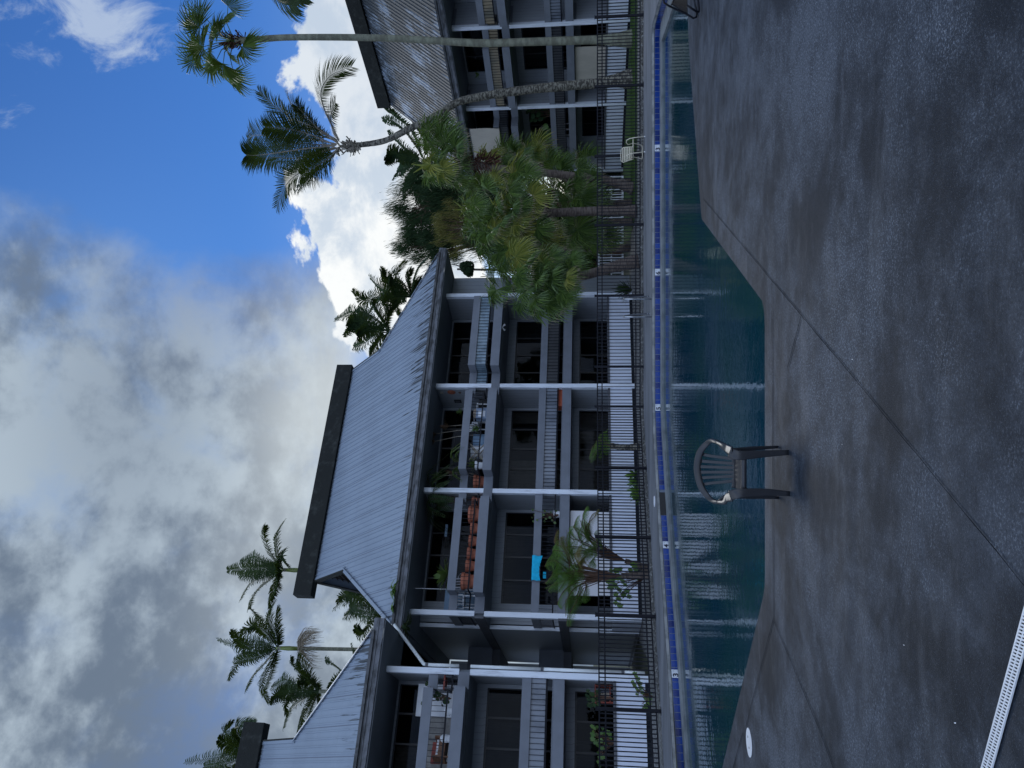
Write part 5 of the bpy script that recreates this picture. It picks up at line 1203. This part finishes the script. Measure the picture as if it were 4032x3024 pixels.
def pot(label, pos, r_, h, mt='terra', group='flower pots on the top balconies', name='flower_pot', soil=True):
    o = MB().lathe([(r_ * .68, 0), (r_ * .9, h * .78), (r_ * 1.0, h * .79), (r_ * 1.03, h), (r_ * .93, h), (r_ * .9, h * .88), (.001, h * .88)], 18).build(name, M[mt], loc=tuple(pos), smooth=False)
    tag(o, label, 'pot', group); return o
FL2 = 5.445
names_ = ['large', 'shallow', 'second shallow', 'third shallow', 'fourth shallow', 'widest']
PT = [((540, 255), .30, .40, 'large terracotta pot at the potted palm end of the row of pots'), ((540, 432), .22, .30, 'terracotta bowl next to the large pot at the potted palm end of the row'),
      ((520, 600), .21, .32, 'terracotta bowl third along the row of pots from the potted palm'), ((508, 768), .22, .34, 'terracotta bowl with a white dot, fourth along the row from the potted palm'),
      ((495, 925), .21, .36, 'terracotta bowl fifth along the row, under two white specks'), ((470, 1125), .29, .46, 'biggest terracotta pot at the white chair end of the row')]
for (X, Y), r_, h, lab in PT:
    p = hit_b(*zb(X, Y), -.33); pot(lab, setz(p, FL2), r_, h)
p = hit_b(*zb(560, 105), .25); pot('shadowed terracotta pot behind the row, under the potted palm', setz(p, FL2), .24, .42)
p = hit_b(*za(600, 1320), .28); pot('single terracotta pot at the end of the cluttered top balcony by the green-red dracaena', setz(p, FL2), .28, .42)
p = hit_b(*za(612, 1100), -.25); pot('white round pot under the yellow-green plant of the cluttered top balcony', setz(p, FL2), .18, .34, 'white')
p = hit_b(*za(575, 300), .5); pot('dark pot near the ornament wall of the cluttered top balcony', setz(p, FL2), .2, .5, 'blackp')
# palm in a pot, bay left
def potpalm(label, px, bb, n_, L, mt, seed, conv, lf=.22):
    rs = random.Random(seed); c = hit_b(*conv(*px), bb); base = setz(c, FL2 + .35); r = empty('potted_palm', tuple(base)); tag(r, label, 'potted palm', 'plants on the top balconies'); mb = MB()
    for i in range(n_):
        a = rs.uniform(0, 6.28); d = Vector((math.cos(a), math.sin(a) * .6, 0)); l_ = L * rs.uniform(.7, 1.1)
        frond(mb, [Vector((0, 0, 0)), d * .15 * l_ + Vector((0, 0, l_ * .75)), d * .5 * l_ + Vector((0, 0, l_ * .95)), d * .9 * l_ + Vector((0, 0, l_ * .55))], lf, 22, .8, (0, 0, 0), .03, .1, .008, .3, rs=rs)
    mb.build('leaves', [M[mt], M['stem']], r); MB().lathe([(.16, -.35), (.21, -.02), (.19, -.02), (.001, -.05)], 14).build('pot', M['blackp'], r)
potpalm('dark feathery potted palm under the soffit behind the row of terracotta pots', (150, 60), .45, 16, 1.75, 'leaf_royal', 5, zb, .3)
def rosette_at(label, p, n_, L, wd, mt, seed, up=1.0, droop=.5, stem_to=None, group='plants on the top balconies'):
    r = rosette('potted_plant', label, p, n_, L, wd, mt, seed, up, droop, group)
    if stem_to is not None:
        mb = LMB(Vector(p)); a = Vector(p); b_ = Vector(stem_to); mb.tube([b_, b_.lerp(a, .5) + Vector((.06, 0, 0)), a], [.016, .013, .009], 6, cap=False); mb.build('stem', M['branch'], r)
    return r
p = hit_b(*zb(150, 1060), -.2); rosette_at('broad-leaved green plant rising above the rail over the biggest terracotta pot', setz(hit_b(*zb(215, 1040), -.2), hit_b(*zb(215, 1040), -.2).z - .05), 22, .62, .10, 'leaf_pot', 6, 1.1, .45)
q0 = hit_b(*za(400, 395), .35); rosette_at('pale green spider plant above the rail near the wall ornaments', q0, 30, .24, .03, 'leaf_pot', 7, 1.2, .6)
for i, (px, bt, lab, sc) in enumerate((((235, 590), (400, 595), 'red spiky dracaena head nearest the wall ornaments', .30), ((60, 690), (330, 640), 'red-brown dracaena head on a forked pale stem just under the soffit', .34), ((130, 1240), (380, 1250), 'green-red dracaena next to the post on the cluttered top balcony', .32), ((45, 790), (300, 700), 'faint red dracaena head, the one highest under the soffit', .26), ((290, 1200), (380, 1225), 'small reddish dracaena low beside the green-red dracaena', .26))):
    a = hit_b(*za(*px), .5); b_ = hit_b(*za(*bt), .5); b2 = setz(b_, FL2 + .4)
    rosette_at(lab, a, 44, sc * 1.25, .028, 'leaf_red' if i != 2 else 'leaf_pot', 10 + i, 1.5, .35, b2)
a = hit_b(*za(300, 1080), .1); potpalm('yellow-green leafy plant leaning over the rail above the white round pot', (330, 1090), -.2, 9, .95, 'leaf_pot', 20, za, .16)
rosette_at('low striped grass plant behind the balusters under the yellow-green plant', setz(hit_b(*za(540, 1080), -.3), FL2 + .25), 36, .38, .03, 'leaf_pot', 21, 1.3, .4)
rosette_at('dim green plant low between the white chair and the light blue drum', setz(hit_b(*za(560, 620), -.2), FL2 + .3), 30, .34, .03, 'leaf_fern', 22, 1.2, .5)
# furniture glimpsed through the balusters
p = setz(hit_b(*za(575, 385), -.1), FL2); r = empty('side_table', tuple(p), RZ_M); tag(r, 'small white side table beside the round wicker basket', 'table'); MB().box(-.22, .22, -.2, .2, .44, .47).build('tabletop', M['white'], r)
for sx in (-.18, .18):
    for sy in (-.16, .16): MB().box(sx - .015, sx + .015, sy - .015, sy + .015, 0, .44).build('leg', M['white'], r)
bk = MB().lathe([(.15, 0), (.19, .12), (.18, .32), (.16, .36), (.14, .34), (.001, .3)], 16).build('basket', mat('wicker', (.38, .31, .24), .9, .3, 30, .5, 60), loc=tuple(setz(hit_b(*za(575, 430), -.22), FL2 + .2)))
tag(bk, 'round wicker basket on the cluttered top balcony of the middle wing', 'basket')
o = MB().box(-.22, .22, -.12, .12, 0, .42).build('shopping_bag', M['bluecloth'], loc=tuple(setz(hit_b(*za(665, 440), -.38), FL2 + .01)), rz=RZ_M); tag(o, 'blue and white patterned bag under the wicker basket', 'bag')
MB().box(-.14, .10, -.123, -.121, .08, .34).build('pale_print', M['white'], o)
# white plastic chair, wooden folding chair, blue drum
def slat_chair(name, label, pos, rz, mt, s_=1.0):
    r = empty(name, tuple(pos), rz); tag(r, label, 'chair', 'balcony chairs')
    for x in (-.2, .2):
        for y in (-.2, .2): MB().bar((x, y, 0), (x * .95, y * .9, .42), .035, .035).build('leg', M[mt], r)
    MB().box(-.22, .22, -.22, .22, .42, .45).build('seat', M[mt], r); bk_ = MB()
    for x in (-.2, -.1, 0, .1, .2): bk_.bar((x, .2, .45), (x * .95, .3, .85), .04, .015)
    bk_.bar((-.22, .3, .86), (.22, .3, .86), .05, .02); bk_.build('backrest', M[mt], r)
    for x in (-.24, .24): MB().bar((x, -.2, .64), (x, .24, .66), .035, .02).build('armrest', M[mt], r); MB().bar((x, -.2, .42), (x, -.2, .64), .03, .03).build('arm_post', M[mt], r)
slat_chair('chair', 'white chair in shadow on the cluttered top balcony beside the dim plant', setz(hit_b(*za(620, 540), .3), FL2), RZ_M + .4, 'white')
o = MB().lathe([(.26, 0), (.27, .1), (.26, .5), (.27, .56), (.001, .57)], 20).build('storage_drum', M['bluewall'], loc=tuple(setz(hit_b(*za(640, 790), .3), FL2))); tag(o, 'light blue drum standing between the white chair and the crossed trestle', 'drum')
o = MB().lathe([(.24, 0), (.25, .1), (.24, .5), (.25, .6), (.001, .61)], 20).build('storage_drum', M['white'], loc=tuple(setz(hit_b(*za(640, 930), .2), FL2))); tag(o, 'whitish drum behind the crossed wooden trestle', 'drum')
r = empty('folding_trestle', tuple(setz(hit_b(*za(650, 950), -.25), FL2)), RZ_M); tag(r, 'brown wooden folding trestle with crossed legs on the cluttered top balcony', 'trestle')
for y in (-.15, .15): MB().bar((-.35, y, 0), (.3, y, .55), .03, .04).build('leg', M['branch'], r); MB().bar((.35, y, 0), (-.3, y, .55), .03, .04).build('leg', M['branch'], r)
MB().bar((-.3, -.15, .55), (-.3, .15, .55), .03, .03).build('crossbar', M['branch'], r); MB().bar((.3, -.15, .55), (.3, .15, .55), .03, .03).build('crossbar', M['branch'], r)
slat_chair('chair', 'plain white chair behind the biggest terracotta pot', setz(hit_b(*zb(430, 1140), .35), FL2), RZ_M + 2.6, 'white')
slat_chair('chair', 'white chair before the pale blue board at the end of the pot row', setz(hit_b(*zb(450, 1370), .3), FL2), RZ_M - .5, 'white')
r = empty('leaning_board', tuple(setz(hit_b(*zb(230, 1400), .9), FL2)), RZ_M); tag(r, 'pale blue board standing behind the rail next to the thin white pole', 'board'); MB().box(-.48, .48, -.02, .02, 0, 1.22).build('sheet', M['bluewall'], r)
o = MB().tube([(0, 0, 0), (0, 0, 2.1)], .012, 8).build('pole', M['white'], loc=tuple(setz(hit_b(*zb(100, 1225), .1), FL2))); tag(o, 'thin white vertical pole beside the pale blue board', 'pole')
o = MB().box(-.23, .23, -.01, .01, 0, .09).build('sign_card', M['bluewall'], loc=tuple(hit_b(*zb(205, 460), 1.2)), rz=RZ_M); tag(o, 'small pale blue card in the dark doorway above the row of pots', 'card')
# wall ornaments on the partition
def plaque(label, px, mt, prof, name='wall_ornament'):
    p = hit_s(*za(*px), -.055); r = empty(name, tuple(p), RZ_M - math.pi / 2); tag(r, label, 'ornament', 'wall ornaments in the upper middle bay'); mb = MB()
    if prof == 'round':
        mb.lathe([(.001, .035), (.10, .03), (.16, .01), (.165, 0)], 20); b_ = mb.build('plate', mt, r); b_.rotation_euler = (R(90), 0, 0)
    elif prof == 'square': mb.box(-.11, .11, -.03, 0, -.14, .14); mb.build('frame', mt, r); MB().box(-.07, .07, -.034, -.031, -.09, .09).build('inset', M['grey_dark'], r)
    elif prof == 'moth':
        mb.add([(0, -.01, -.06), (.13, -.03, .05), (.05, -.01, .02), (0, -.012, .09), (-.05, -.01, .02), (-.13, -.03, .05)], [(0, 1, 2, 3), (0, 3, 4, 5)]); mb.build('wings', mt, r)
    else:
        for z in (-.05, 0, .05): mb.bar((-.07, -.01, z), (.07, -.01, z), .012, .014)
        for x in (-.05, .05): mb.bar((x, -.01, -.07), (x, -.01, .07), .012, .014)
        mb.build('plate', mt, r)
plaque('round rust coloured mask high on the balcony partition wall', (258, 148), M['terra'], 'round'); plaque('small pale lattice ornament nearest the soffit', (130, 152), M['cream'], 'lattice')
plaque('dark square framed ornament on the partition wall', (342, 262), M['blackp'], 'square'); plaque('small dark butterfly ornament on the partition wall', (370, 148), M['wood'], 'moth')
# first floor: orange box, towel, vine, wall lamp
r = empty('storage_box', tuple(setz(hit_b(*t3(1300, 140), .35), 2.695)), RZ_M); tag(r, 'orange-red plastic storage box behind the frosted first floor rail', 'box'); MB().box(-.42, .40, -.2, .2, .0, .50).build('body', M['orange'], r, bevel=.02); MB().box(-.44, .42, -.22, .22, .50, .55).build('lid', M['orange'], r, bevel=.01)
def towel(label, x0, x1, zt, zl, y0, fold=.02):
    r = empty('towel', tuple(P1), RZ_M); tag(r, label, 'towel'); v = []; k = 22; prof = [(y0 + .10, zt - .12), (y0 + .075, zt + .006), (y0 - .0, zt + .014), (y0 - .075, zt + .006), (y0 - .085, zt - .08), (y0 - .09, zt - .18), (y0 - .088, zl)]
    for j, (y, z) in enumerate(prof):
        for i in range(k + 1):
            u = i / k; dzz = (rnd.uniform(-.012, .012) + .05 * math.sin(u * 4.2)) if j == len(prof) - 1 else 0
            v.append((x0 + (x1 - x0) * u + (.03 if j > 4 else 0) * math.sin(j), y + fold * math.sin(u * 21 + j) * (j > 3), z + dzz))
    MB().add(v, [(j * (k + 1) + i, j * (k + 1) + i + 1, (j + 1) * (k + 1) + i + 1, (j + 1) * (k + 1) + i) for j in range(len(prof) - 1) for i in range(k)]).build('cloth', M['towel'], r, smooth=True)
towel('bright cyan towel draped over the first floor rail above the tree fern', -7.47, -6.62, 3.60, 3.31, -.045)
o = MB().box(-.13, .1, -.01, .01, -.1, .0).build('cloth', M['towel'], loc=tuple(hit_b(*t3(1183, 1535), .05)), rz=RZ_M); tag(o, 'small piece of cyan cloth hanging below the towel', 'cloth')
c = hit_b(*t3(1285, 1060), -.0); pts = [hit_b(*t3(X, Y), rnd.uniform(-.12, .1)) for X, Y in [(1095, 1020), (1110, 1060), (1090, 1080), (1130, 1100), (1190, 1030), (1210, 1050), (1240, 1040), (1230, 1080), (1250, 1100), (1265, 1060), (1200, 1090), (1270, 1120), (1280, 1030), (1190, 1110), (1100, 1110), (1180, 1060)]]
r = bigleaf('potted_vine', 'leafy vine in a white pot climbing the first floor rail near the cyan towel', setz(c, 2.75), pts, 'leaf_pot', .055, 25, lobes=False); MB().lathe([(.10, 0), (.15, .22), (.13, .22), (.001, .2)], 14, (0, .12, -.04)).build('pot', M['white'], r)
p = hit_b(1550 + .4973 * 865, 750 + .4973 * 1085, -.5); r = empty('flood_lamp', tuple(p)); tag(r, 'twin white flood lamp under the balcony floor near the grove', 'lamp'); MB().lathe([(.05, 0), (.05, .04)], 10).build('base', M['white'], r)
for sx in (-.07, .07): MB().tube([(sx * .3, 0, 0), (sx, -.02, -.03), (sx * 1.5, -.06, -.08)], [.02, .03, .045], 10).build('lamp_head', M['white'], r)
# left wing, top balcony: boards and clutter
LB = -2.1
def hit_L(px, bb): return hit_b(*px, LB + bb)
o = MB().box(-.45, .45, -.02, .02, 0, 1.35).build('leaning_board', M['white'], loc=tuple(setz(hit_L(zc(290, 815), .85), FL2)), rz=RZ_M); tag(o, 'cream board behind the rail on the top balcony of the downpipe wing', 'board')
MB().box(-.46, .46, -.024, -.021, .0, .05).build('board_foot', M['grey'], o)
o = MB().box(-1.0, 1.0, -.03, .03, 0, 1.15).build('room_divider', mat('marbled_grey', (.30, .29, .27), .6, .3, 2.5, col2=(.17, .165, .155)), loc=tuple(setz(hit_L(zc(270, 1300), .95), FL2)), rz=RZ_M); tag(o, 'long grey marbled divider along the top balcony of the downpipe wing', 'divider')
for sx in (-.97, 0, .97): MB().box(sx - .02, sx + .02, -.045, -.031, 0, 1.15).build('upright', M['grey_dark'], o)
r = empty('stool', tuple(setz(hit_L(zc(500, 600), .3), FL2)), RZ_M); tag(r, 'dark stool with a red seat beside the post carrying the downpipe', 'stool')
MB().box(-.2, .2, -.2, .2, .42, .47).build('seat', M['redwood'], r)
for sx in (-.16, .16):
    for sy in (-.16, .16): MB().box(sx - .02, sx + .02, sy - .02, sy + .02, 0, .42).build('leg', M['grey_dark'], r)
p = hit_L(zc(490, 790), -.2); pts = [hit_L(zc(X, Y), rnd.uniform(-.4, .1)) for X, Y in [(215, 770), (190, 850), (340, 760), (370, 790), (390, 750), (420, 790), (450, 760), (460, 830), (440, 870), (480, 800), (490, 760), (500, 820), (360, 720), (250, 590), (240, 620)]]
bigleaf('potted_plant', 'leafy plant before the cream board on the downpipe wing balcony', setz(p, FL2 + .15), pts, 'leaf_dark', .08, 26, group='plants on the top balconies', lobes=False)
r = empty('armchair', tuple(setz(hit_L(zc(430, 1430), -.1), FL2)), RZ_M + .3); tag(r, 'red-brown wicker armchair with a striped white cushion before the marbled divider', 'chair')
MB().box(-.28, .28, -.25, .25, .18, .36).build('seat', M['wood'], r); MB().box(-.28, .28, .2, .28, .36, .62).build('backrest', M['redwood'], r); cu_ = MB()
for i in range(5): cu_.box(-.22 + i * .09, -.16 + i * .09, -.2, .18, .361, .43)
cu_.build('cushion', M['white'], r)
for sx in (-.26, .26):
    MB().box(sx - .03, sx + .03, -.25, .22, .36, .5).build('armrest', M['wood'], r)
    for sy in (-.22, .22): MB().box(sx - .02, sx + .02, sy - .02, sy + .02, 0, .18).build('leg', M['wood'], r)
for i, (X, Y, h_) in enumerate(((560, 950, .3), (500, 1290, .34))):
    o = MB().lathe([(.10, 0), (.11, h_ * .8), (.05, h_), (.001, h_)], 14).build('jug', M['white'], loc=tuple(setz(hit_L(zc(X, Y), -.3), FL2))); tag(o, ['white round jug under the cream board end', 'white jug beside the wicker armchair'][i], 'jug')
# left wing, ground floor red shelf
p = hit_b(*z7b(480, 550), LB + .9); r = empty('shelf_unit', tuple(setz(p, .55)), RZ_M); tag(r, 'red wooden shelf unit with a figurine behind the white wall of the downpipe wing', 'shelf')
MB().box(-.45, -.41, -.15, .15, 0, .95).build('side_panel', M['redwood'], r); MB().box(.0, .04, -.15, .15, 0, .95).build('side_panel', M['redwood'], r)
for z in (.5, .93): MB().box(-.45, .06, -.16, .16, z, z + .04).build('shelf', M['redwood'], r)
MB().lathe([(.05, .54), (.06, .64), (.03, .72), (.035, .78), (.001, .82)], 12, (-.2, 0, 0)).build('figurine', M['cream'], r)
# right wing, first floor left bay: foliage and white chairs
for i, (pts_, lab, mk, sz, bb) in enumerate((([(1060, 870), (1090, 880), (1120, 860), (1150, 850), (1180, 860), (1090, 920), (1130, 910), (1160, 900), (1200, 880), (1220, 900), (1110, 950), (1080, 950), (1150, 940), (1050, 890), (1170, 930), (1140, 880)], 'dark green hanging plant in the first floor bay of the stained-roof wing', 'leaf_dark', .17, .5),
      ([(1180, 1020), (1200, 1010), (1220, 1030), (1190, 1050), (1210, 1060), (1180, 1070), (1200, 1090), (1230, 1080), (1215, 1100), (1230, 1050), (1190, 1000)], 'bright green plant beside the white chair on the stained-roof wing first floor', 'leaf_shade', .15, .3))):
    pts = [hit_S(*t1_(X, Y), bb + rnd.uniform(-.3, .3)) for X, Y in pts_]; b_ = hit_S(*t1_(1240, pts_[0][1] + 30), bb)
    bigleaf('potted_plant', lab, setz(b_, 2.9), pts, mk, sz, 27 + i, lobes=False)
slat_chair('chair', 'white chair deep in the first floor bay of the stained-roof wing', setz(hit_S(*t1_(1200, 1030), 1.1), 2.7), RZ_S, 'white')
p = hit_S(*t1_(680, 590), .3); rosette_at('small plant on the top balcony rail of the stained-roof wing', p, 18, .3, .06, 'leaf_pot', 31, .9, .6)
# wood rack and shelf on the right wing first floor
p = setz(hit_S(*t1_(1330, 500), .6), 2.7); slat_chair('chair', 'dark metal chair dimly visible behind the first floor rail between the two tall palms', p, RZ_S + .3, 'blackp')

# ------------------------------------------------------------------ grey plastic armchair by the pool
ch = empty('plastic_chair', (-.735, 6.58, 0), 0); tag(ch, 'dark taupe plastic armchair standing alone on the deck at the pool edge, facing the camera', 'chair')
def L_(p): return Vector(p) - Vector((-.735, 6.58, 0))
def sweep(mb, pts, ws, hs, ups=None):
    """flat bar of changing width/height along a smooth path"""
    pts = [Vector(p) for p in pts]; Q = [pts[0] * 2 - pts[1]] + pts + [pts[-1] * 2 - pts[-2]]; C = []; Wd = []; Hd = []; U = []
    for i in range(1, len(Q) - 2):
        for j in range(6):
            t_ = j / 6; a, b, c, d = Q[i - 1], Q[i], Q[i + 1], Q[i + 2]
            C.append(.5 * ((2 * b) + (c - a) * t_ + (2 * a - 5 * b + 4 * c - d) * t_ ** 2 + (3 * b - a - 3 * c + d) * t_ ** 3)); Wd.append(ws[i - 1] * (1 - t_) + ws[i] * t_); Hd.append(hs[i - 1] * (1 - t_) + hs[i] * t_)
            U.append((Vector(ups[i - 1]) * (1 - t_) + Vector(ups[i]) * t_) if ups else Vector((0, 0, 1)))
    C.append(pts[-1]); Wd.append(ws[-1]); Hd.append(hs[-1]); U.append(Vector(ups[-1]) if ups else Vector((0, 0, 1))); v = []; m_ = 8
    for i, p in enumerate(C):
        d = (C[min(i + 1, len(C) - 1)] - C[max(i - 1, 0)]).normalized(); n_ = U[i] - d * U[i].dot(d); n_.normalize(); s_ = d.cross(n_)
        for k in range(m_):
            a = 2 * math.pi * (k + .5) / m_; cx, cy = math.cos(a), math.sin(a); cx = math.copysign(abs(cx) ** .45, cx); cy = math.copysign(abs(cy) ** .45, cy)
            v.append(p + s_ * cx * Wd[i] / 2 + n_ * cy * Hd[i] / 2)
    f = [(i * m_ + j, i * m_ + (j + 1) % m_, (i + 1) * m_ + (j + 1) % m_, (i + 1) * m_ + j) for i in range(len(C) - 1) for j in range(m_)] + [tuple(range(m_))[::-1], tuple((len(C) - 1) * m_ + j for j in range(m_))]
    mb.add(v, f)
# coordinates as measured: front at y 6.43, back at y 6.86
bc = -.755
hoop = [(-.50, 6.70, .525), (-.495, 6.80, .56), (-.53, 6.87, .595), (-.61, 6.91, .645), (-.755, 6.93, .665), (-.90, 6.91, .64), (-.985, 6.87, .59), (-1.02, 6.80, .55), (-1.015, 6.70, .515)]
mb = MB(); sweep(mb, [L_(p) for p in hoop], [.034, .038, .05, .060, .064, .060, .05, .038, .034], [.03] * 9, [(0, 0, 1), (0, -.3, 1), (0, -.6, 1), (0, -1, .6), (0, -1, .35), (0, -1, .6), (0, -.6, 1), (0, -.3, 1), (0, 0, 1)][:9] and [(0, -1, .2)] * 9)
mb.build('back_hoop', M['chair'], ch, smooth=True)
for sx, A0, A1, A2, nm in ((1, (-.50, 6.70, .525), (-.515, 6.58, .50), (-.555, 6.44, .462), 'r'), (-1, (-1.015, 6.70, .515), (-.995, 6.57, .49), (-.925, 6.42, .462), 'l')):
    mb = MB(); sweep(mb, [L_(A0), L_((A1[0], A1[1], A1[2])), L_((A1[0] * .4 + A2[0] * .6, 6.53, .478)), L_((A2[0], 6.42, .455))], [.034, .040, .075, .088], [.034, .030, .016, .014], [(0, -.2, 1)] * 4); mb.build('armrest', M['chair'], ch, smooth=True)
    foot = (-.560, 6.435, 0) if sx > 0 else (-.893, 6.40, 0)
    mid_ = (-.585, 6.405, .40) if sx > 0 else (-.893, 6.378, .40)
    mb = MB(); top_ = (A2[0] - .008 * sx, A2[1] + .005, .468)
    sweep(mb, [L_(top_), L_(mid_), L_((foot[0] - .012 * sx, foot[1] - .012, .20)), L_(foot)], [.086, .080, .060, .042], [.018, .022, .020, .018], [(0, -1, .2)] * 4)
    # flange turning the leg into an angle profile
    sweep(mb, [L_((mid_[0] + .026 * sx, mid_[1] + .03, .42)), L_((foot[0] + .014 * sx, foot[1] + .02, .0))], [.06, .03], [.008, .008], [(1, 0, 0), (1, 0, 0)])
    mb.build('leg', M['chair'], ch, smooth=True)
    bf = (-.545, 6.80, 0) if sx > 0 else (-.98, 6.77, 0); bt = (-.565, 6.70, .44) if sx > 0 else (-.965, 6.69, .44)
    mb = MB(); sweep(mb, [L_((A0[0] - .01 * sx, A0[1] + .02, A0[2] - .01)), L_(bt), L_(((bf[0] + bt[0]) / 2, 6.745, .22)), L_(bf)], [.03, .038, .036, .024], [.03, .034, .03, .02], [(0, -1, 0)] * 4); mb.build('leg', M['chair'], ch, smooth=True)
# seat: dished plate with rolled front, slots at the rear
v = []; kx, ky = 22, 14
xa = lambda u, vv: (-.905 + .35 * u) if False else (-.735 + (u - .5) * (.33 - .02 * vv))
for j in range(ky + 1):
    vv = j / ky; y = 6.395 + .40 * vv
    for i in range(kx + 1):
        u = i / kx; x = -.738 + (u - .5) * (.325 + .03 * vv); z = .385 - .018 * vv - .014 * (1 - (2 * u - 1) ** 2) * math.sin(math.pi * vv)
        if j == 0: z -= .045; y_ = y + .008
        else: y_ = y - .015 * (1 - (2 * u - 1) ** 2) * (1 - vv)
        if i in (0, kx): z -= .035
        v.append(L_((x, y_, z)))
fs = []
for j in range(ky):
    for i in range(kx):
        if 8 <= j <= 11 and i in (5, 8, 11, 14, 17)[:5] and False: continue
        fs.append((j * (kx + 1) + i, j * (kx + 1) + i + 1, (j + 1) * (kx + 1) + i + 1, (j + 1) * (kx + 1) + i))
st_ = MB().add(v, fs).build('seat', M['chair'], ch, smooth=True); so = st_.modifiers.new('thickness', 'SOLIDIFY'); so.thickness = .006
# back slats, fanning up to the hoop
sl_ = [(-.655, -.625), (-.692, -.685), (-.728, -.735), (-.765, -.785), (-.80, -.835), (-.838, -.895)]
for x0, x1 in sl_:
    mb = MB(); sweep(mb, [L_((x0, 6.785, .355)), L_(((x0 * .6 + x1 * .4), 6.835, .47)), L_(((x0 + x1 * 2) / 3, 6.875, .56)), L_((x1, 6.918, .645 - abs(x1 + .755) * .18))], [.030, .026, .026, .030], [.010] * 4, [(0, -1, .3)] * 4); mb.build('back_slat', M['chair'], ch, smooth=True)
mb = MB(); sweep(mb, [L_((-.90, 6.76, .375)), L_((-.75, 6.80, .352)), L_((-.60, 6.76, .38))], [.02] * 3, [.045, .05, .045], [(0, 0, 1)] * 3); mb.build('back_crossbar', M['chair'], ch, smooth=True)
for x in (-.69, -.713, -.736, -.759, -.782):      # pale light showing through the seat slots: open slots cut as raised pale ribs
    pass

# ------------------------------------------------------------------ cream strap chair on the far deck
pc = empty('patio_chair', (7.25, 23.5, 0), 0); tag(pc, 'cream metal patio chair with strap back against the black fence', 'chair')
def T(pts, nm, r_=.0125): 
    return MB().tube([Vector(p) - Vector((7.25, 23.5, 0)) for p in pts], r_, 8).build(nm, M['cream'], pc, smooth=True)
# two side loops: front leg, arm bow, rear runner joined behind
def side(x0, y0, x1, y1):
    return [(x0, y0, .01), (x0 - .02, y0 + .03, .34), (x0 - .03, y0 + .06, .46), (x0 - .05, y0 + .14, .545), (x0 - .09, y0 + .24, .555), (x0 - .13, y0 + .33, .50), (x1 + .02, y1 - .12, .34), (x1, y1 - .02, .14), (x1 - .02, y1, .06)]
Ls = side(7.476, 23.30, 7.40, 23.86); Rs = side(7.011, 23.30, 6.98, 23.86)
T(Ls, 'side_frame'); T(Rs, 'side_frame'); T([(7.38, 23.86, .06), (7.30, 23.87, .045), (7.05, 23.87, .045), (6.96, 23.86, .06)], 'rear_runner')
T([(7.44, 23.36, .36), (7.00, 23.36, .36)], 'seat_bar'); 
T([(7.30, 23.70, .345), (7.31, 23.76, .50), (7.32, 23.82, .64), (7.26, 23.84, .70), (7.10, 23.84, .71), (6.92, 23.84, .70), (6.86, 23.82, .64), (6.89, 23.76, .50), (6.92, 23.70, .345)], 'back_frame')
T([(7.44, 23.36, .36), (7.31, 23.70, .335)], 'seat_rail'); T([(7.0, 23.36, .36), (6.91, 23.70, .335)], 'seat_rail')
for k in range(6):
    z = .40 + .05 * k; y = 23.715 + (z - .345) * .36; mb = MB(); mb.bar(Vector((6.895, y, z)) - Vector((7.25, 23.5, 0)), Vector((7.31, y, z)) - Vector((7.25, 23.5, 0)), .012, .032); mb.build('back_strap', M['cream'], pc)
for k in range(5):
    u = (k + .5) / 5; mb = MB(); mb.bar(Vector((7.01 - .09 * u, 23.36 + .34 * u, .362 - .02 * u)) - Vector((7.25, 23.5, 0)), Vector((7.43 - .12 * u, 23.36 + .34 * u, .362 - .02 * u)) - Vector((7.25, 23.5, 0)), .04, .006); mb.build('seat_strap', M['cream'], pc)
for x, y in ((7.476, 23.30), (7.011, 23.30)): MB().lathe([(.018, 0), (.02, .02), (.014, .03)], 10, (x - 7.25, y - 23.5, 0)).build('foot_cap', M['white'], pc)

# ------------------------------------------------------------------ dark mesh lounge chair cut by the right edge
def e7(X, Y, d): return P(2550 + X * .104, Y * .104, d)
DC = 11.75
lc = empty('mesh_chair', tuple(setz(e7(1900, 200, DC), 0))); tag(lc, 'black metal mesh chair at the pool corner, cut off by the picture edge', 'chair')
o0 = Vector(lc.location)
def TL(pts, nm, r_=.016): return MB().tube([Vector(p) - o0 for p in pts], r_, 8).build(nm, M['iron'], lc, smooth=True)
TL([e7(600, -60, DC - .1), e7(620, 100, DC - .1), e7(820, 230, DC - .05), e7(1180, 400, DC), e7(1500, 550, DC), e7(1740, 690, DC + .02), e7(1840, 640, DC + .02), e7(1850, 480, DC + .1), e7(1800, 200, DC + .3), e7(1760, -60, DC + .4)], 'frame_tube')
TL([e7(1480, 200, DC - .5), e7(1640, 300, DC - .5), e7(1850, 440, DC - .45), e7(1930, 450, DC - .4), e7(1945, 380, DC - .4), e7(1920, 100, DC - .4), e7(1900, -80, DC - .4)], 'frame_tube')
TL([e7(1000, 0, DC - .3), e7(900, 190, DC - .05)], 'brace', .01)
mm = MB(); q0 = [e7(980, -60, DC - .35), e7(900, 170, DC - .08), e7(1500, 520, DC - .0), e7(1490, -60, DC - .6)]
nx = 30
def qp(u, v_): return (q0[0] * (1 - u) + q0[1] * u) * (1 - v_) + (q0[3] * (1 - u) + q0[2] * u) * v_ - o0
for i in range(nx + 1):
    u = i / nx; mm.tube([qp(u, k / 4) for k in range(5)], .0042, 4, cap=False); mm.tube([qp(k / 4, u) for k in range(5)], .0042, 4, cap=False)
mm.build('mesh_seat', M['iron'], lc)
